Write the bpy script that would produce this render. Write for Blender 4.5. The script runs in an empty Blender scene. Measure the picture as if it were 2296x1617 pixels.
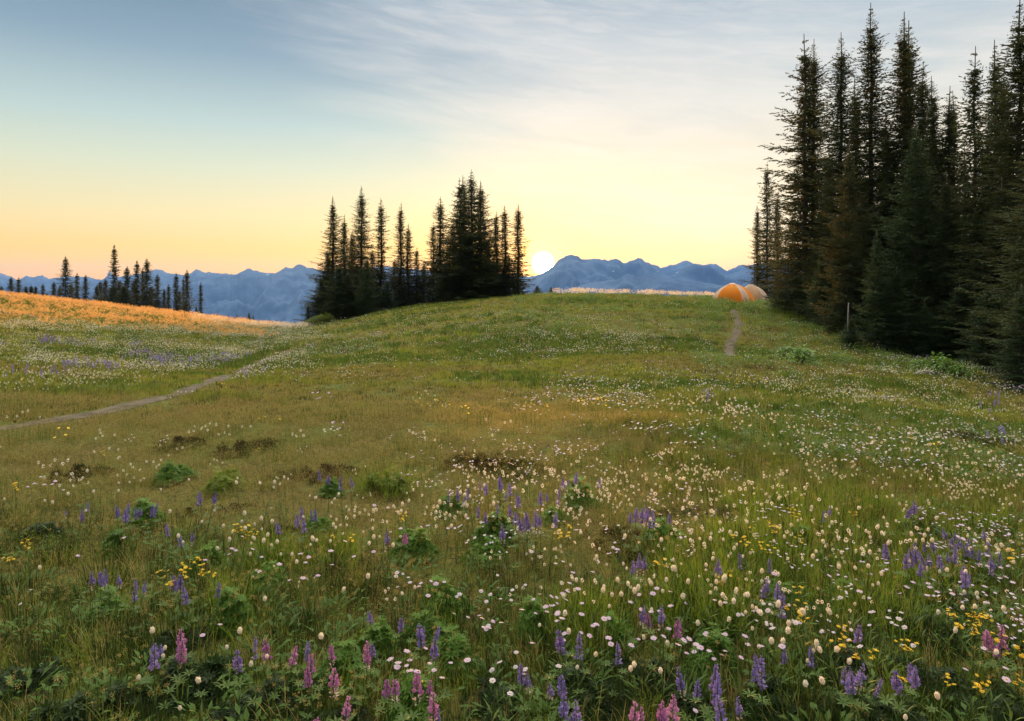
import bpy, math, random
import numpy as np
from mathutils import Vector
scene = bpy.context.scene
col = scene.collection
rng = np.random.default_rng(7)
random.seed(7)

# ------------------------------------------------------------------ camera
F, CX, HY = 1530.0, 1147.5, 640.0        # focal length, centre column, horizon row of a 2295 x 1617 picture
EYE = 1.6
cam_d = bpy.data.cameras.new("camera")
cam = bpy.data.objects.new("camera", cam_d)
col.objects.link(cam)
scene.camera = cam
cam.location = (0, 0, EYE)
cam.rotation_euler = (math.radians(90), 0, 0)
cam_d.sensor_width = 36
cam_d.lens = 36 * F / 2295
cam_d.shift_y = -(808.5 - HY) / 2295
cam_d.clip_start = 0.05
cam_d.clip_end = 60000

# ------------------------------------------------------------------ sun, sky, exposure
SUN_DIR = Vector(((1217 - CX) / F, 1.0, (HY - 590) / F)).normalized()
SUN_EL = math.asin(SUN_DIR.z)
SUN_AZ = math.atan2(SUN_DIR.x, SUN_DIR.y)
sun_d = bpy.data.lights.new("sun", 'SUN')
sun = bpy.data.objects.new("sun", sun_d)
col.objects.link(sun)
sun_d.energy = 5.0
sun_d.angle = math.radians(0.6)
sun_d.color = (1.0, 0.47, 0.13)
sun.rotation_euler = SUN_DIR.to_track_quat('Z', 'Y').to_euler()
sun.location = (0, 0, 60)

scene.view_settings.view_transform = 'Standard'
scene.view_settings.look = 'None'
scene.view_settings.gamma = 1
scene.view_settings.exposure = 0.85
scene.view_settings.use_curve_mapping = False
scene.cycles.use_denoising = True
scene.cycles.max_bounces = 6
scene.cycles.diffuse_bounces = 3
scene.cycles.transmission_bounces = 4
scene.cycles.volume_bounces = 1
scene.cycles.sample_clamp_indirect = 8

def lin(r, g, b):
    return tuple(((c / 255) / 12.92 if c / 255 < 0.04045 else ((c / 255 + 0.055) / 1.055) ** 2.4) for c in (r, g, b))

world = bpy.data.worlds.new("World")
scene.world = world
world.use_nodes = True
wt = world.node_tree
wt.nodes.clear()
class NT:
    """small helper to write node trees as expressions"""
    def __init__(s, t): s.t = t
    def n(s, typ, **kw):
        x = s.t.nodes.new(typ)
        for k, v in kw.items():
            setattr(x, k, v)
        return x
    def put(s, sock, v):
        if hasattr(v, 'links') or isinstance(v, bpy.types.NodeSocket): s.t.links.new(v, sock)
        else: sock.default_value = v
    def m(s, op, a, b=None, c=None, clamp=False):
        x = s.n('ShaderNodeMath', operation=op, use_clamp=clamp)
        s.put(x.inputs[0], a)
        if b is not None: s.put(x.inputs[1], b)
        if c is not None: s.put(x.inputs[2], c)
        return x.outputs[0]
    def ramp(s, fac, stops):
        x = s.n('ShaderNodeValToRGB')
        e = x.color_ramp.elements
        while len(e) > 1: e.remove(e[-1])
        e[0].position = stops[0][0]; e[0].color = (*stops[0][1], 1)
        for p, c in stops[1:]:
            q = e.new(p); q.color = (*c, 1)
        s.put(x.inputs[0], fac)
        return x.outputs[0]
    def mix(s, fac, a, b, mode='MIX'):
        x = s.n('ShaderNodeMix', data_type='RGBA', blend_type=mode)
        s.put(x.inputs[0], fac)
        for sock, v in ((x.inputs[6], a), (x.inputs[7], b)):
            s.put(sock, (*v, 1) if isinstance(v, tuple) and len(v) == 3 else v)
        return x.outputs[2]
    def rng(s, v, a, b, c=0.0, d=1.0, smooth=True):
        x = s.n('ShaderNodeMapRange', interpolation_type='SMOOTHSTEP' if smooth else 'LINEAR')
        s.put(x.inputs[0], v)
        for i, q in zip((1, 2, 3, 4), (a, b, c, d)): s.put(x.inputs[i], q)
        return x.outputs[0]
    def noise(s, vec, scale, detail=3, rough=0.5, dist=0.0):
        x = s.n('ShaderNodeTexNoise')
        s.put(x.inputs['Vector'], vec)
        x.inputs['Scale'].default_value = scale
        x.inputs['Detail'].default_value = detail
        x.inputs['Roughness'].default_value = rough
        x.inputs['Distortion'].default_value = dist
        return x.outputs[0]
    def xyz(s, a, b, c):
        x = s.n('ShaderNodeCombineXYZ')
        for i, q in enumerate((a, b, c)): s.put(x.inputs[i], q)
        return x.outputs[0]

UP_LIGHT = 3.05        # brightness of the open sky overhead and behind, above the frame
w = NT(wt)
tc = w.n('ShaderNodeTexCoord')
sp = w.n('ShaderNodeSeparateXYZ'); wt.links.new(tc.outputs['Generated'], sp.inputs[0])
dx, dy, dz = sp.outputs
hor = w.m('SQRT', w.m('ADD', w.m('MULTIPLY', dx, dx), w.m('MULTIPLY', dy, dy)))
tel = w.m('DIVIDE', dz, w.m('MAXIMUM', hor, 0.001))               # tangent of the elevation
taz = w.m('ARCTAN2', dx, dy)                                      # azimuth, 0 straight ahead
s01 = w.m('DIVIDE', w.m('MAXIMUM', tel, 0.0), 0.44, clamp=True)
clear = w.ramp(s01, [(0.0, (1.3, .50, .0)), (0.06, (1.25, .52, .0)), (0.12, (1.04, .52, .04)), (0.16, lin(250, 196, 104)), (0.22, lin(238, 206, 134)),
                     (0.36, lin(212, 210, 174)), (0.5, lin(180, 196, 189)), (0.72, lin(126, 149, 166)), (1.0, lin(78, 107, 133))])
veil = w.ramp(s01, [(0.0, (1.35, .64, .12)), (0.06, (1.18, .66, .24)), (0.12, (1.02, .69, .33)), (0.2, lin(248, 219, 178)), (0.36, lin(242, 219, 180)),
                    (0.58, lin(224, 216, 203)), (0.8, lin(192, 196, 198)), (1.0, lin(148, 164, 178))])
# cloud veil: its edge runs diagonally across the picture; thin streaks inside
cv = w.xyz(w.m('MULTIPLY', taz, 2.2), w.m('ADD', w.m('MULTIPLY', tel, 13.0), w.m('MULTIPLY', taz, 2.0)), 0.0)
n1 = w.noise(cv, 1.4, 6, 0.6, 0.6)
n2 = w.noise(cv, 4.2, 7, 0.65, 0.4)
edge = w.m('ADD', w.m('SUBTRACT', taz, 0.02), w.m('MULTIPLY', w.m('SUBTRACT', tel, 0.16), 0.95))
edge = w.m('ADD', edge, w.m('MULTIPLY', w.m('SUBTRACT', n1, 0.5), 0.5))
vm = w.rng(edge, -0.24, 0.22)
sky = w.mix(vm, clear, veil)
streak = w.m('MULTIPLY', w.m('MULTIPLY', w.rng(n2, 0.38, 0.72), vm), w.rng(tel, 0.03, 0.12))
sky = w.mix(w.m('MULTIPLY', streak, 0.32), sky, lin(246, 232, 220))
gapm = w.m('MULTIPLY', w.m('MULTIPLY', w.rng(n1, 0.52, 0.3), vm), w.rng(tel, 0.10, 0.30))
sky = w.mix(w.m('MULTIPLY', gapm, 0.34), sky, lin(150, 170, 184))
# aureole round the sun, and its disc
dotn = w.n('ShaderNodeVectorMath', operation='DOT_PRODUCT')
wt.links.new(tc.outputs['Generated'], dotn.inputs[0]); dotn.inputs[1].default_value = SUN_DIR
ang = w.m('MULTIPLY', w.m('ARCCOSINE', w.m('MINIMUM', dotn.outputs['Value'], 1.0)), 57.2958)
g1 = w.m('MULTIPLY', w.m('EXPONENT', w.m('MULTIPLY', ang, -0.14)), 0.06)
g2 = w.m('MULTIPLY', w.m('EXPONENT', w.m('MULTIPLY', ang, -1.0)), 7.0)
sky = w.mix(w.m('MULTIPLY', w.m('EXPONENT', w.m('MULTIPLY', ang, -0.42)), 0.92), sky, (1.35, 0.50, 0.02))   # the air turns orange near the low sun
disc = w.m('MULTIPLY', w.rng(ang, 0.98, 0.70), 60.0)
sky = w.mix(1.0, sky, w.mix(1.0, (0, 0, 0), w.xyz(w.m('MULTIPLY', g1, 1.0), w.m('MULTIPLY', g1, 0.55), w.m('MULTIPLY', g1, 0.2)), 'ADD'), 'ADD')
sky = w.mix(1.0, sky, w.xyz(g2, w.m('MULTIPLY', g2, 0.5), w.m('MULTIPLY', g2, 0.1)), 'ADD')
sky = w.mix(1.0, sky, w.xyz(disc, w.m('MULTIPLY', disc, 0.85), w.m('MULTIPLY', disc, 0.5)), 'ADD')
# open sky above the frame
upm = w.rng(tel, 0.46, 0.95)
upc = w.m('MULTIPLY', w.rng(dy, -0.15, 0.65, 0.24, 1.95), UP_LIGHT)          # brighter on the sun's side
sky = w.mix(upm, sky, w.xyz(w.m('MULTIPLY', upc, 1.08), upc, w.m('MULTIPLY', upc, 0.80)))
# the sky away from the sun
back = w.rng(dy, 0.35, -0.35)
sky = w.mix(w.m('MULTIPLY', back, w.m('SUBTRACT', 1.0, upm)), sky, (0.38, 0.34, 0.36))
below = w.rng(tel, -0.01, -0.10)
sky = w.mix(below, sky, (0.10, 0.13, 0.20))
nish = w.n('ShaderNodeTexSky', sky_type='NISHITA', sun_disc=False)
nish.sun_elevation = SUN_EL
nish.sun_rotation = SUN_AZ
nish.altitude = 1900
bg1 = w.n('ShaderNodeBackground'); wt.links.new(sky, bg1.inputs[0]); bg1.inputs[1].default_value = 0.53
bg2 = w.n('ShaderNodeBackground'); wt.links.new(nish.outputs[0], bg2.inputs[0]); bg2.inputs[1].default_value = 0.05
addw = w.n('ShaderNodeAddShader'); wt.links.new(bg1.outputs[0], addw.inputs[0]); wt.links.new(bg2.outputs[0], addw.inputs[1])
wo = w.n('ShaderNodeOutputWorld'); wt.links.new(addw.outputs[0], wo.inputs[0])
world.cycles.sampling_method = 'MANUAL'
world.cycles.sample_map_resolution = 2048

# ------------------------------------------------------------------ helpers
def tag(o, label=None, cat=None, group=None, kind=None):
    if label: o['label'] = label
    if cat: o['category'] = cat
    if group: o['group'] = group
    if kind: o['kind'] = kind
    return o

def mesh_np(name, V, Q=None, T=None, mats=(), smooth=False, mi=None):
    """mesh from numpy vertices, quads and triangles"""
    me = bpy.data.meshes.new(name)
    V = np.asarray(V, dtype=np.float32)
    Q = np.zeros((0, 4), int) if Q is None else np.asarray(Q).reshape(-1, 4)
    T = np.zeros((0, 3), int) if T is None else np.asarray(T).reshape(-1, 3)
    me.vertices.add(len(V)); me.vertices.foreach_set('co', V.ravel())
    loops = np.concatenate([Q.ravel(), T.ravel()]).astype(np.int32)
    me.loops.add(len(loops)); me.loops.foreach_set('vertex_index', loops)
    tot = np.concatenate([np.full(len(Q), 4), np.full(len(T), 3)]).astype(np.int32)
    st = np.concatenate([[0], np.cumsum(tot)[:-1]]).astype(np.int32) if len(tot) else np.zeros(0, np.int32)
    me.polygons.add(len(tot)); me.polygons.foreach_set('loop_start', st); me.polygons.foreach_set('loop_total', tot)
    if mi is not None: me.polygons.foreach_set('material_index', np.asarray(mi, np.int32))
    me.update(calc_edges=True)
    if smooth: me.polygons.foreach_set('use_smooth', np.ones(len(tot), bool))
    for m in mats: me.materials.append(m)
    return me

def link(name, me, parent=None, loc=None):
    o = bpy.data.objects.new(name, me)
    col.objects.link(o)
    if parent: o.parent = parent
    if loc is not None: o.location = loc
    return o

class Geo:
    """collects pieces (vertices, quads, tris) of one mesh"""
    def __init__(s): s.V = []; s.Q = []; s.T = []; s.qi = []; s.ti = []; s.n = 0
    def add(s, V, Q=None, T=None, m=0):
        V = np.asarray(V, float).reshape(-1, 3)
        if Q is not None and len(Q): s.Q.append(np.asarray(Q) + s.n); s.qi.append(np.full(len(Q), m))
        if T is not None and len(T): s.T.append(np.asarray(T) + s.n); s.ti.append(np.full(len(T), m))
        s.V.append(V); s.n += len(V)
    def mesh(s, name, mats, smooth=False):
        Q = np.concatenate(s.Q) if s.Q else None
        T = np.concatenate(s.T) if s.T else None
        mi = np.concatenate(s.qi + s.ti) if (s.qi or s.ti) else None
        return mesh_np(name, np.concatenate(s.V), Q, T, mats, smooth, mi)
    def tube(s, pts, rad, sides=6, m=0, cap=True):
        pts = np.asarray(pts, float); n = len(pts)
        rad = np.broadcast_to(np.asarray(rad, float), (n,))
        tg = np.gradient(pts, axis=0); tg /= np.linalg.norm(tg, axis=1)[:, None] + 1e-9
        ref = np.array([0, 0, 1.0]) if abs(tg[0][2]) < 0.9 else np.array([1.0, 0, 0])
        V = []
        for p, t, r in zip(pts, tg, rad):
            a = np.cross(t, ref); a /= np.linalg.norm(a) + 1e-9; b = np.cross(t, a)
            an = np.arange(sides) * 2 * math.pi / sides
            V.append(p + r * (np.cos(an)[:, None] * a + np.sin(an)[:, None] * b))
        Q = [[i * sides + k, i * sides + (k + 1) % sides, (i + 1) * sides + (k + 1) % sides, (i + 1) * sides + k] for i in range(n - 1) for k in range(sides)]
        V = np.concatenate(V); T = []
        if cap:
            V = np.concatenate([V, pts[:1], pts[-1:]])
            T = [[n * sides, (k + 1) % sides, k] for k in range(sides)] + [[n * sides + 1, (n - 1) * sides + k, (n - 1) * sides + (k + 1) % sides] for k in range(sides)]
        s.add(V, Q, T, m)

def mat(name, a, b, scale=3.0, rough=0.75, trans=0.0, rand=0.25, tcol=None, spec=0.25, space='world', third=None, bump=0.0):
    """surface mixing two colours by noise, a little different for each instance; trans lets light through thin things"""
    M = bpy.data.materials.new(name); M.use_nodes = True
    t = M.node_tree; t.nodes.clear(); h = NT(t)
    if space == 'world': vec = h.n('ShaderNodeNewGeometry').outputs['Position']
    else: vec = h.n('ShaderNodeTexCoord').outputs['Object']
    nz = h.noise(vec, scale, 4, 0.6)
    f = h.rng(nz, 0.35, 0.65)
    if rand:
        oi = h.n('ShaderNodeObjectInfo').outputs['Random']
        f = h.m('ADD', h.m('MULTIPLY', f, 1 - rand), h.m('MULTIPLY', oi, rand), clamp=True)
    c = h.mix(f, a, b)
    if third:
        n3 = h.rng(h.noise(vec, scale * 0.23, 3, 0.6), 0.5, 0.68)
        c = h.mix(n3, c, third)
    p = h.n('ShaderNodeBsdfPrincipled'); h.put(p.inputs['Base Color'], c)
    p.inputs['Roughness'].default_value = rough
    p.inputs['Specular IOR Level'].default_value = spec
    if bump:
        bp = h.n('ShaderNodeBump'); bp.inputs['Strength'].default_value = bump
        h.put(bp.inputs['Height'], h.noise(vec, scale * 6, 5, 0.7)); t.links.new(bp.outputs[0], p.inputs['Normal'])
    out = h.n('ShaderNodeOutputMaterial')
    if trans:
        tr = h.n('ShaderNodeBsdfTranslucent')
        if tcol: h.put(tr.inputs[0], h.mix(0.6, c, tcol))
        else: h.put(tr.inputs[0], c)
        ms = h.n('ShaderNodeMixShader'); ms.inputs[0].default_value = trans
        t.links.new(p.outputs[0], ms.inputs[1]); t.links.new(tr.outputs[0], ms.inputs[2]); t.links.new(ms.outputs[0], out.inputs[0])
    else: t.links.new(p.outputs[0], out.inputs[0])
    return M

_lat = rng.random((256, 256))
def vnoise(x, y, s=1.0, seed=0):
    """smooth value noise, 0..1"""
    x = np.asarray(x, float) / s + 37.1 * seed; y = np.asarray(y, float) / s + 11.7 * seed
    xi = np.floor(x).astype(int); yi = np.floor(y).astype(int)
    fx = x - xi; fy = y - yi; fx = fx * fx * (3 - 2 * fx); fy = fy * fy * (3 - 2 * fy)
    g = lambda i, j: _lat[i % 256, j % 256]
    return (g(xi, yi) * (1 - fx) + g(xi + 1, yi) * fx) * (1 - fy) + (g(xi, yi + 1) * (1 - fx) + g(xi + 1, yi + 1) * fx) * fy
def fbm(x, y, s, seed=0, o=4):
    v = 0; a = 0.5; tot = 0
    for i in range(o):
        v = v + a * vnoise(x, y, s / 2 ** i, seed + i * 3); tot += a; a *= 0.5
    return v / tot

# ------------------------------------------------------------------ the lie of the land
YK = [2, 8, 12, 18, 26, 34, 42, 50, 56, 64, 80, 110, 150, 220, 300, 600, 1200, 2500, 12000]
TAIL = [-90, -250, -500, -720]
ZT = {
 -700: [0, .1, .3, .3, .5, .7, 1.0, 1.2, 1.3, 1.2, .5, -.5, -2.5, -8, -20],
 0:    [0, .0, -.05, -.28, -.28, -.25, -.05, .3, .5, .62, .2, -1.2, -3.0, -9, -20],
 340:  [0, 0, -.2, -.55, -.8, -.85, -.85, -.8, -.78, -.98, -2.2, -3.5, -5, -11, -22],
 680:  [0, 0, -.3, -.7, -1.1, -1.45, -1.7, -1.85, -2.2, -2.9, -5.5, -9, -14, -25, -38],
 900:  [0, 0, -.3, -.5, -.6, -.5, -.35, -.2, -.1, -.3, -1.4, -4, -8, -18, -30],
 1217: [0, 0, -.3, -.38, -.15, .3, .81, .99, .88, .4, -1.2, -4, -8, -18, -30],
 1600: [0, -.05, -.3, -.45, -.2, .3, .62, .68, .5, .0, -1.4, -4, -8, -18, -30],
 1850: [0, -.15, -.45, -.6, -.45, -.2, .1, .1, 0, -.3, -1.5, -4, -8, -18, -30],
 2100: [0, -.3, -.7, -.9, -.9, -.7, -.5, -.4, -.4, -.6, -2, -4, -8, -18, -30],
 2295: [0, -.4, -.9, -1.1, -1.1, -.95, -.8, -.6, -.6, -.8, -2, -4, -8, -18, -30],
 3000: [0, -.4, -.9, -1.1, -1.1, -.95, -.8, -.6, -.6, -.8, -2, -4, -8, -18, -30],
}
_px = np.array(sorted(ZT)); _u = (_px - CX) / F
_LY = np.linspace(math.log(2), math.log(12000), 400); _U = np.linspace(_u[0], _u[-1], 240)
_tab = np.array([np.interp(_LY, np.log(YK), ZT[p] + TAIL) for p in _px])
_G = np.array([np.interp(_U, _u, _tab[:, j]) for j in range(len(_LY))])
def _sm(A, k, ax):
    ker = np.hanning(k + 2)[1:-1]; ker /= ker.sum()
    A = np.moveaxis(A, ax, 0); P = np.concatenate([np.repeat(A[:1], k // 2, 0), A, np.repeat(A[-1:], k // 2, 0)])
    return np.moveaxis(np.array(sum(ker[i] * P[i:i + len(A)] for i in range(k))), 0, ax)
_G = _sm(_sm(_G, 9, 0), 21, 1)
def ground(X, Y, fine=True):
    X = np.asarray(X, float); Y = np.asarray(Y, float)
    Yc = np.clip(Y, 2, 12000); u = np.clip(X / np.maximum(Yc, 4), _U[0], _U[-1])
    a = (np.log(Yc) - _LY[0]) / (_LY[1] - _LY[0]); b = (u - _U[0]) / (_U[1] - _U[0])
    i = np.clip(a.astype(int), 0, len(_LY) - 2); j = np.clip(b.astype(int), 0, len(_U) - 2); a = a - i; b = b - j
    z = (_G[i, j] * (1 - b) + _G[i, j + 1] * b) * (1 - a) + (_G[i + 1, j] * (1 - b) + _G[i + 1, j + 1] * b) * a
    if fine:
        z = z + (vnoise(X, Y, 1.3, 1) - 0.5) * 0.09 + (vnoise(X, Y, 0.45, 2) - 0.5) * 0.035
        z = z + (vnoise(X * .6, Y, 4.5, 3) - 0.5) * 0.26 * np.clip((Y - 5) / 10, 0, 1) * np.clip((46 - Y) / 10, .3, 1) + (vnoise(X * .7, Y, 2.1, 8) - 0.5) * 0.12 * np.clip((Y - 5) / 8, 0, 1) * np.clip((46 - Y) / 10, .3, 1)
        z = z + (fbm(X, Y, 420, 5) - 0.5) * 120 * np.clip((Y - 300) / 1500, 0, 1)
    return z
_YM = np.exp(np.linspace(math.log(1.2), math.log(400), 4000))
def at(x, y, H=0.0, far=400.0):
    """the spot on the ground whose point H metres up shows at picture column x, row y"""
    Xs = (x - CX) / F * _YM
    yy = HY + F * (EYE - (ground(Xs, _YM) + H)) / _YM
    k = np.nonzero((yy[:-1] >= y) & (yy[1:] < y) & (_YM[1:] < far))[0]
    i = k[0] if len(k) else int(np.argmin(np.where(_YM < far, np.abs(yy - y), 1e9)))
    Y = _YM[i]; X = (x - CX) / F * Y
    return np.array([X, Y, float(ground(X, Y))])
def on(x, Y):
    X = (x - CX) / F * Y
    return np.array([X, Y, float(ground(X, Y))])

# ground sheet: fan shaped grid, fine near the camera, out to the far valley
A = np.linspace(-2.6, 2.6, 620)
Yr = np.concatenate([np.linspace(-14, 1.0, 40)[:-1], np.exp(np.linspace(0, math.log(11800), 560))])
AA, YY = np.meshgrid(A, Yr)
XX = AA * (np.maximum(YY, 0) * 0.55 + 9)
XX = np.where(YY > 14, AA * (YY * 0.45 + 10.4), XX)
ZZ = ground(XX, YY)
nr, nc = XX.shape
idx = np.arange(nr * nc).reshape(nr, nc)
Q = np.stack([idx[:-1, :-1], idx[:-1, 1:], idx[1:, 1:], idx[1:, :-1]], -1).reshape(-1, 4)
gm = bpy.data.materials.new("meadow_ground"); gm.use_nodes = True
t = gm.node_tree; t.nodes.clear(); h = NT(t)
gp = h.n('ShaderNodeNewGeometry').outputs['Position']
base = h.mix(h.rng(h.noise(gp, 0.9, 5, 0.65), 0.38, 0.62), (0.13, 0.10, 0.03), (0.12, 0.15, 0.03))
base = h.mix(h.rng(h.noise(gp, 14.0, 5, 0.7), 0.42, 0.7), base, (0.03, 0.035, 0.012))
base = h.mix(h.rng(h.noise(gp, 60.0, 3, 0.7), 0.5, 0.7), base, (0.16, 0.15, 0.06))
sy = h.n('ShaderNodeSeparateXYZ'); t.links.new(gp, sy.inputs[0])
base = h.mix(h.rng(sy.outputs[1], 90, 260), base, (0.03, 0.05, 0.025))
p = h.n('ShaderNodeBsdfPrincipled'); h.put(p.inputs['Base Color'], base); p.inputs['Roughness'].default_value = 0.95
p.inputs['Specular IOR Level'].default_value = 0.1
bp = h.n('ShaderNodeBump'); bp.inputs['Strength'].default_value = 0.7; bp.inputs['Distance'].default_value = 0.04
h.put(bp.inputs['Height'], h.noise(gp, 25, 6, 0.75)); t.links.new(bp.outputs[0], p.inputs['Normal'])
o = h.n('ShaderNodeOutputMaterial'); t.links.new(p.outputs[0], o.inputs[0])
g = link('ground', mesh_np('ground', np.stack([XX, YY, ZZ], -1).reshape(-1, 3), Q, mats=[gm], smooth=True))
tag(g, 'rolling alpine meadow of short green and brown turf', None, kind='structure')

# trodden footpaths, laid just above the ground
dirt = mat('path_dirt', (0.07, 0.055, 0.038), (0.135, 0.11, 0.078), 5, 0.95, bump=0.5, rand=0)
PATHS = []
def footpath(pix, width, label):
    P = np.array([at(x, y)[:2] for x, y in pix])
    d = np.concatenate([[0], np.cumsum(np.linalg.norm(np.diff(P, axis=0), axis=1))])
    s = np.arange(0, d[-1], 0.12)
    C = np.stack([np.interp(s, d, P[:, 0]), np.interp(s, d, P[:, 1])], -1)
    for _ in range(12): C[1:-1] = (C[:-2] + C[1:-1] * 2 + C[2:]) / 4
    tg = np.gradient(C, axis=0); tg /= np.linalg.norm(tg, axis=1)[:, None]; nn = np.stack([-tg[:, 1], tg[:, 0]], -1)
    wv = width * (0.75 + 0.5 * vnoise(s, s * 0, 0.8, 4))
    k = np.linspace(-1, 1, 7)
    G = C[:, None, :] + nn[:, None, :] * (k[None, :, None] * wv[:, None, None] / 2)
    zz = ground(G[..., 0], G[..., 1]) + 0.02 - 0.012 * np.abs(k)[None, :]
    V = np.concatenate([G, zz[..., None]], -1).reshape(-1, 3)
    ii = np.arange(len(V)).reshape(len(s), 7)
    Q = np.stack([ii[:-1, :-1], ii[:-1, 1:], ii[1:, 1:], ii[1:, :-1]], -1).reshape(-1, 4)
    tag(link('path', mesh_np('path', V, Q, mats=[dirt], smooth=True)), label, None, kind='structure')
    PATHS.append((C, width))
PW = 0.3
footpath([(-160, 985), (0, 963), (100, 947), (200, 931), (270, 917), (350, 896), (430, 873), (500, 846), (560, 823), (610, 804), (650, 790)], 0.30,
         'narrow dirt path curving up past the white flower bank')
footpath([(1636, 800), (1634, 780), (1640, 762), (1653, 742), (1656, 728), (1649, 712), (1640, 694)], 0.32, 'short reddish dirt path climbing to the orange tent')
def path_dist(X, Y):
    d = np.full(np.shape(X), 9.0)
    for C, wd in PATHS:
        for c in C[::3]:
            d = np.minimum(d, np.hypot(X - c[0], Y - c[1]) - wd / 2)
    return d

# ------------------------------------------------------------------ mountains
rock = bpy.data.materials.new("mountain_rock_haze_blue"); rock.use_nodes = True
t = rock.node_tree; t.nodes.clear(); h = NT(t)
gp = h.n('ShaderNodeNewGeometry').outputs['Position']
c = h.mix(h.rng(h.noise(gp, 0.004, 6, 0.7), 0.4, 0.6), (0.012, 0.055, 0.15), (0.045, 0.10, 0.21))  # blue of the distance haze painted into the rock colour
sz = h.n('ShaderNodeSeparateXYZ'); t.links.new(gp, sz.inputs[0])
snow = h.m('MULTIPLY', h.rng(h.noise(gp, 0.011, 4, 0.75), 0.68, 0.70), h.rng(sz.outputs[2], 0, 120))
c = h.mix(snow, c, (0.7, 0.75, 0.8))
p = h.n('ShaderNodeBsdfPrincipled'); h.put(p.inputs['Base Color'], c); p.inputs['Roughness'].default_value = 0.95
o = h.n('ShaderNodeOutputMaterial'); t.links.new(p.outputs[0], o.inputs[0])
def mountain(prof, Yc, depth, zb, label, seed, rough=2.0, ext=260):
    px = np.array([q[0] for q in prof], float); py = np.array([q[1] for q in prof], float)
    xs = np.arange(px[0], px[-1], 2.2); n = len(xs)
    ys = np.interp(xs, px, py) - (1 - np.abs(2 * vnoise(xs, xs * 0, 12, seed + 5) - 1)) ** 2 * rough * .8 + rough * .3 + (vnoise(xs, xs * 0, 9, seed) - 0.5) * rough * 1.1 + (vnoise(xs, xs * 0, 3.5, seed + 1) - 0.5) * rough
    crest = EYE + (HY - ys) / F * Yc
    v = np.concatenate([np.linspace(0, 1, 70), np.linspace(1, 1.5, 14)[1:]])
    Yv = Yc - depth * (1 - v)
    U, VV = np.meshgrid((xs - CX) / F, v); YG = np.repeat(Yv[:, None], n, 1); XG = U * YG
    shape = np.where(VV < 1, VV ** 1.15, 1 - (VV - 1) * 1.5)
    rid = 1 - np.abs(2 * fbm(XG + seed * 900, YG * 0.6, 520, seed, 5) - 1)
    spur = (rid - 0.75) * np.clip(VV * (1 - VV) * 4, 0, 1) * (crest.max() - zb) * 0.6
    Z = zb + (crest[None, :] - zb) * shape + spur
    # no spur of the front slope rises over the crest line
    lim = EYE + (crest[None, :] - EYE) * YG / Yc - (1 - np.minimum(VV, 1)) * 30
    Z = np.where(VV < 1, np.minimum(Z, lim), Z)
    V = np.stack([XG, YG, Z], -1).reshape(-1, 3); ii = np.arange(len(V)).reshape(Z.shape)
    Q = np.stack([ii[:-1, :-1], ii[:-1, 1:], ii[1:, 1:], ii[1:, :-1]], -1).reshape(-1, 4)
    tag(link('mountain_range', mesh_np('mountain_range', V, Q, mats=[rock], smooth=True)), label, None, kind='structure')
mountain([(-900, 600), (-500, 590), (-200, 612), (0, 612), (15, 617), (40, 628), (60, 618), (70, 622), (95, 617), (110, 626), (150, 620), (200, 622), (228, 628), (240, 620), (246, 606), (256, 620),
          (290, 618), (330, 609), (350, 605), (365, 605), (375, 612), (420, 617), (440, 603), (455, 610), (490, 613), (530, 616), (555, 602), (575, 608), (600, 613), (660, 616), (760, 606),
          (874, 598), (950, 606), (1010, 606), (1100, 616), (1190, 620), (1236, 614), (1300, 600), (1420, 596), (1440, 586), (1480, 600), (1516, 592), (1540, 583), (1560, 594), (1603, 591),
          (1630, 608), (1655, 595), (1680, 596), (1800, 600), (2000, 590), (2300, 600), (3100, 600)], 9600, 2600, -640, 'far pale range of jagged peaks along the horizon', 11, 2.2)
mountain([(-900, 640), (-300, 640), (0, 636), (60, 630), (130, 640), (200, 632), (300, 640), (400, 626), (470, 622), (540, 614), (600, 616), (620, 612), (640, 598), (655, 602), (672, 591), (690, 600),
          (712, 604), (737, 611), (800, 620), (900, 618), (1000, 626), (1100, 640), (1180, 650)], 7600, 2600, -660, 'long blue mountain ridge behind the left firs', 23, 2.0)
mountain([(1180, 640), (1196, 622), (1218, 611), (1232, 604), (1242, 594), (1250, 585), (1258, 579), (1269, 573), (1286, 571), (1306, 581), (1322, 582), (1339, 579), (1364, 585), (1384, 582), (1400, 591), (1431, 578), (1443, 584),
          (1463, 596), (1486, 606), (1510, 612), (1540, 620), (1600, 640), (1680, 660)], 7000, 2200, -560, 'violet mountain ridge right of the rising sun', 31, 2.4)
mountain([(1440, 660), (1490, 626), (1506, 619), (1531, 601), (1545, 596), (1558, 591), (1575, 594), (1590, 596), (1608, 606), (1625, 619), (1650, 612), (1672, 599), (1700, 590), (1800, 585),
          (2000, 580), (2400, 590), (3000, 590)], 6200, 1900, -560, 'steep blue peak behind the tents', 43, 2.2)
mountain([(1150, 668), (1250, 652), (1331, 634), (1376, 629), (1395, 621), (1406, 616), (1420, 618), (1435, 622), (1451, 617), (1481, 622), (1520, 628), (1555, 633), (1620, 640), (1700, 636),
          (1900, 640), (2400, 640), (3000, 640)], 5000, 1500, -540, 'dark wooded foothills below the peaks', 57, 2.0)

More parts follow.
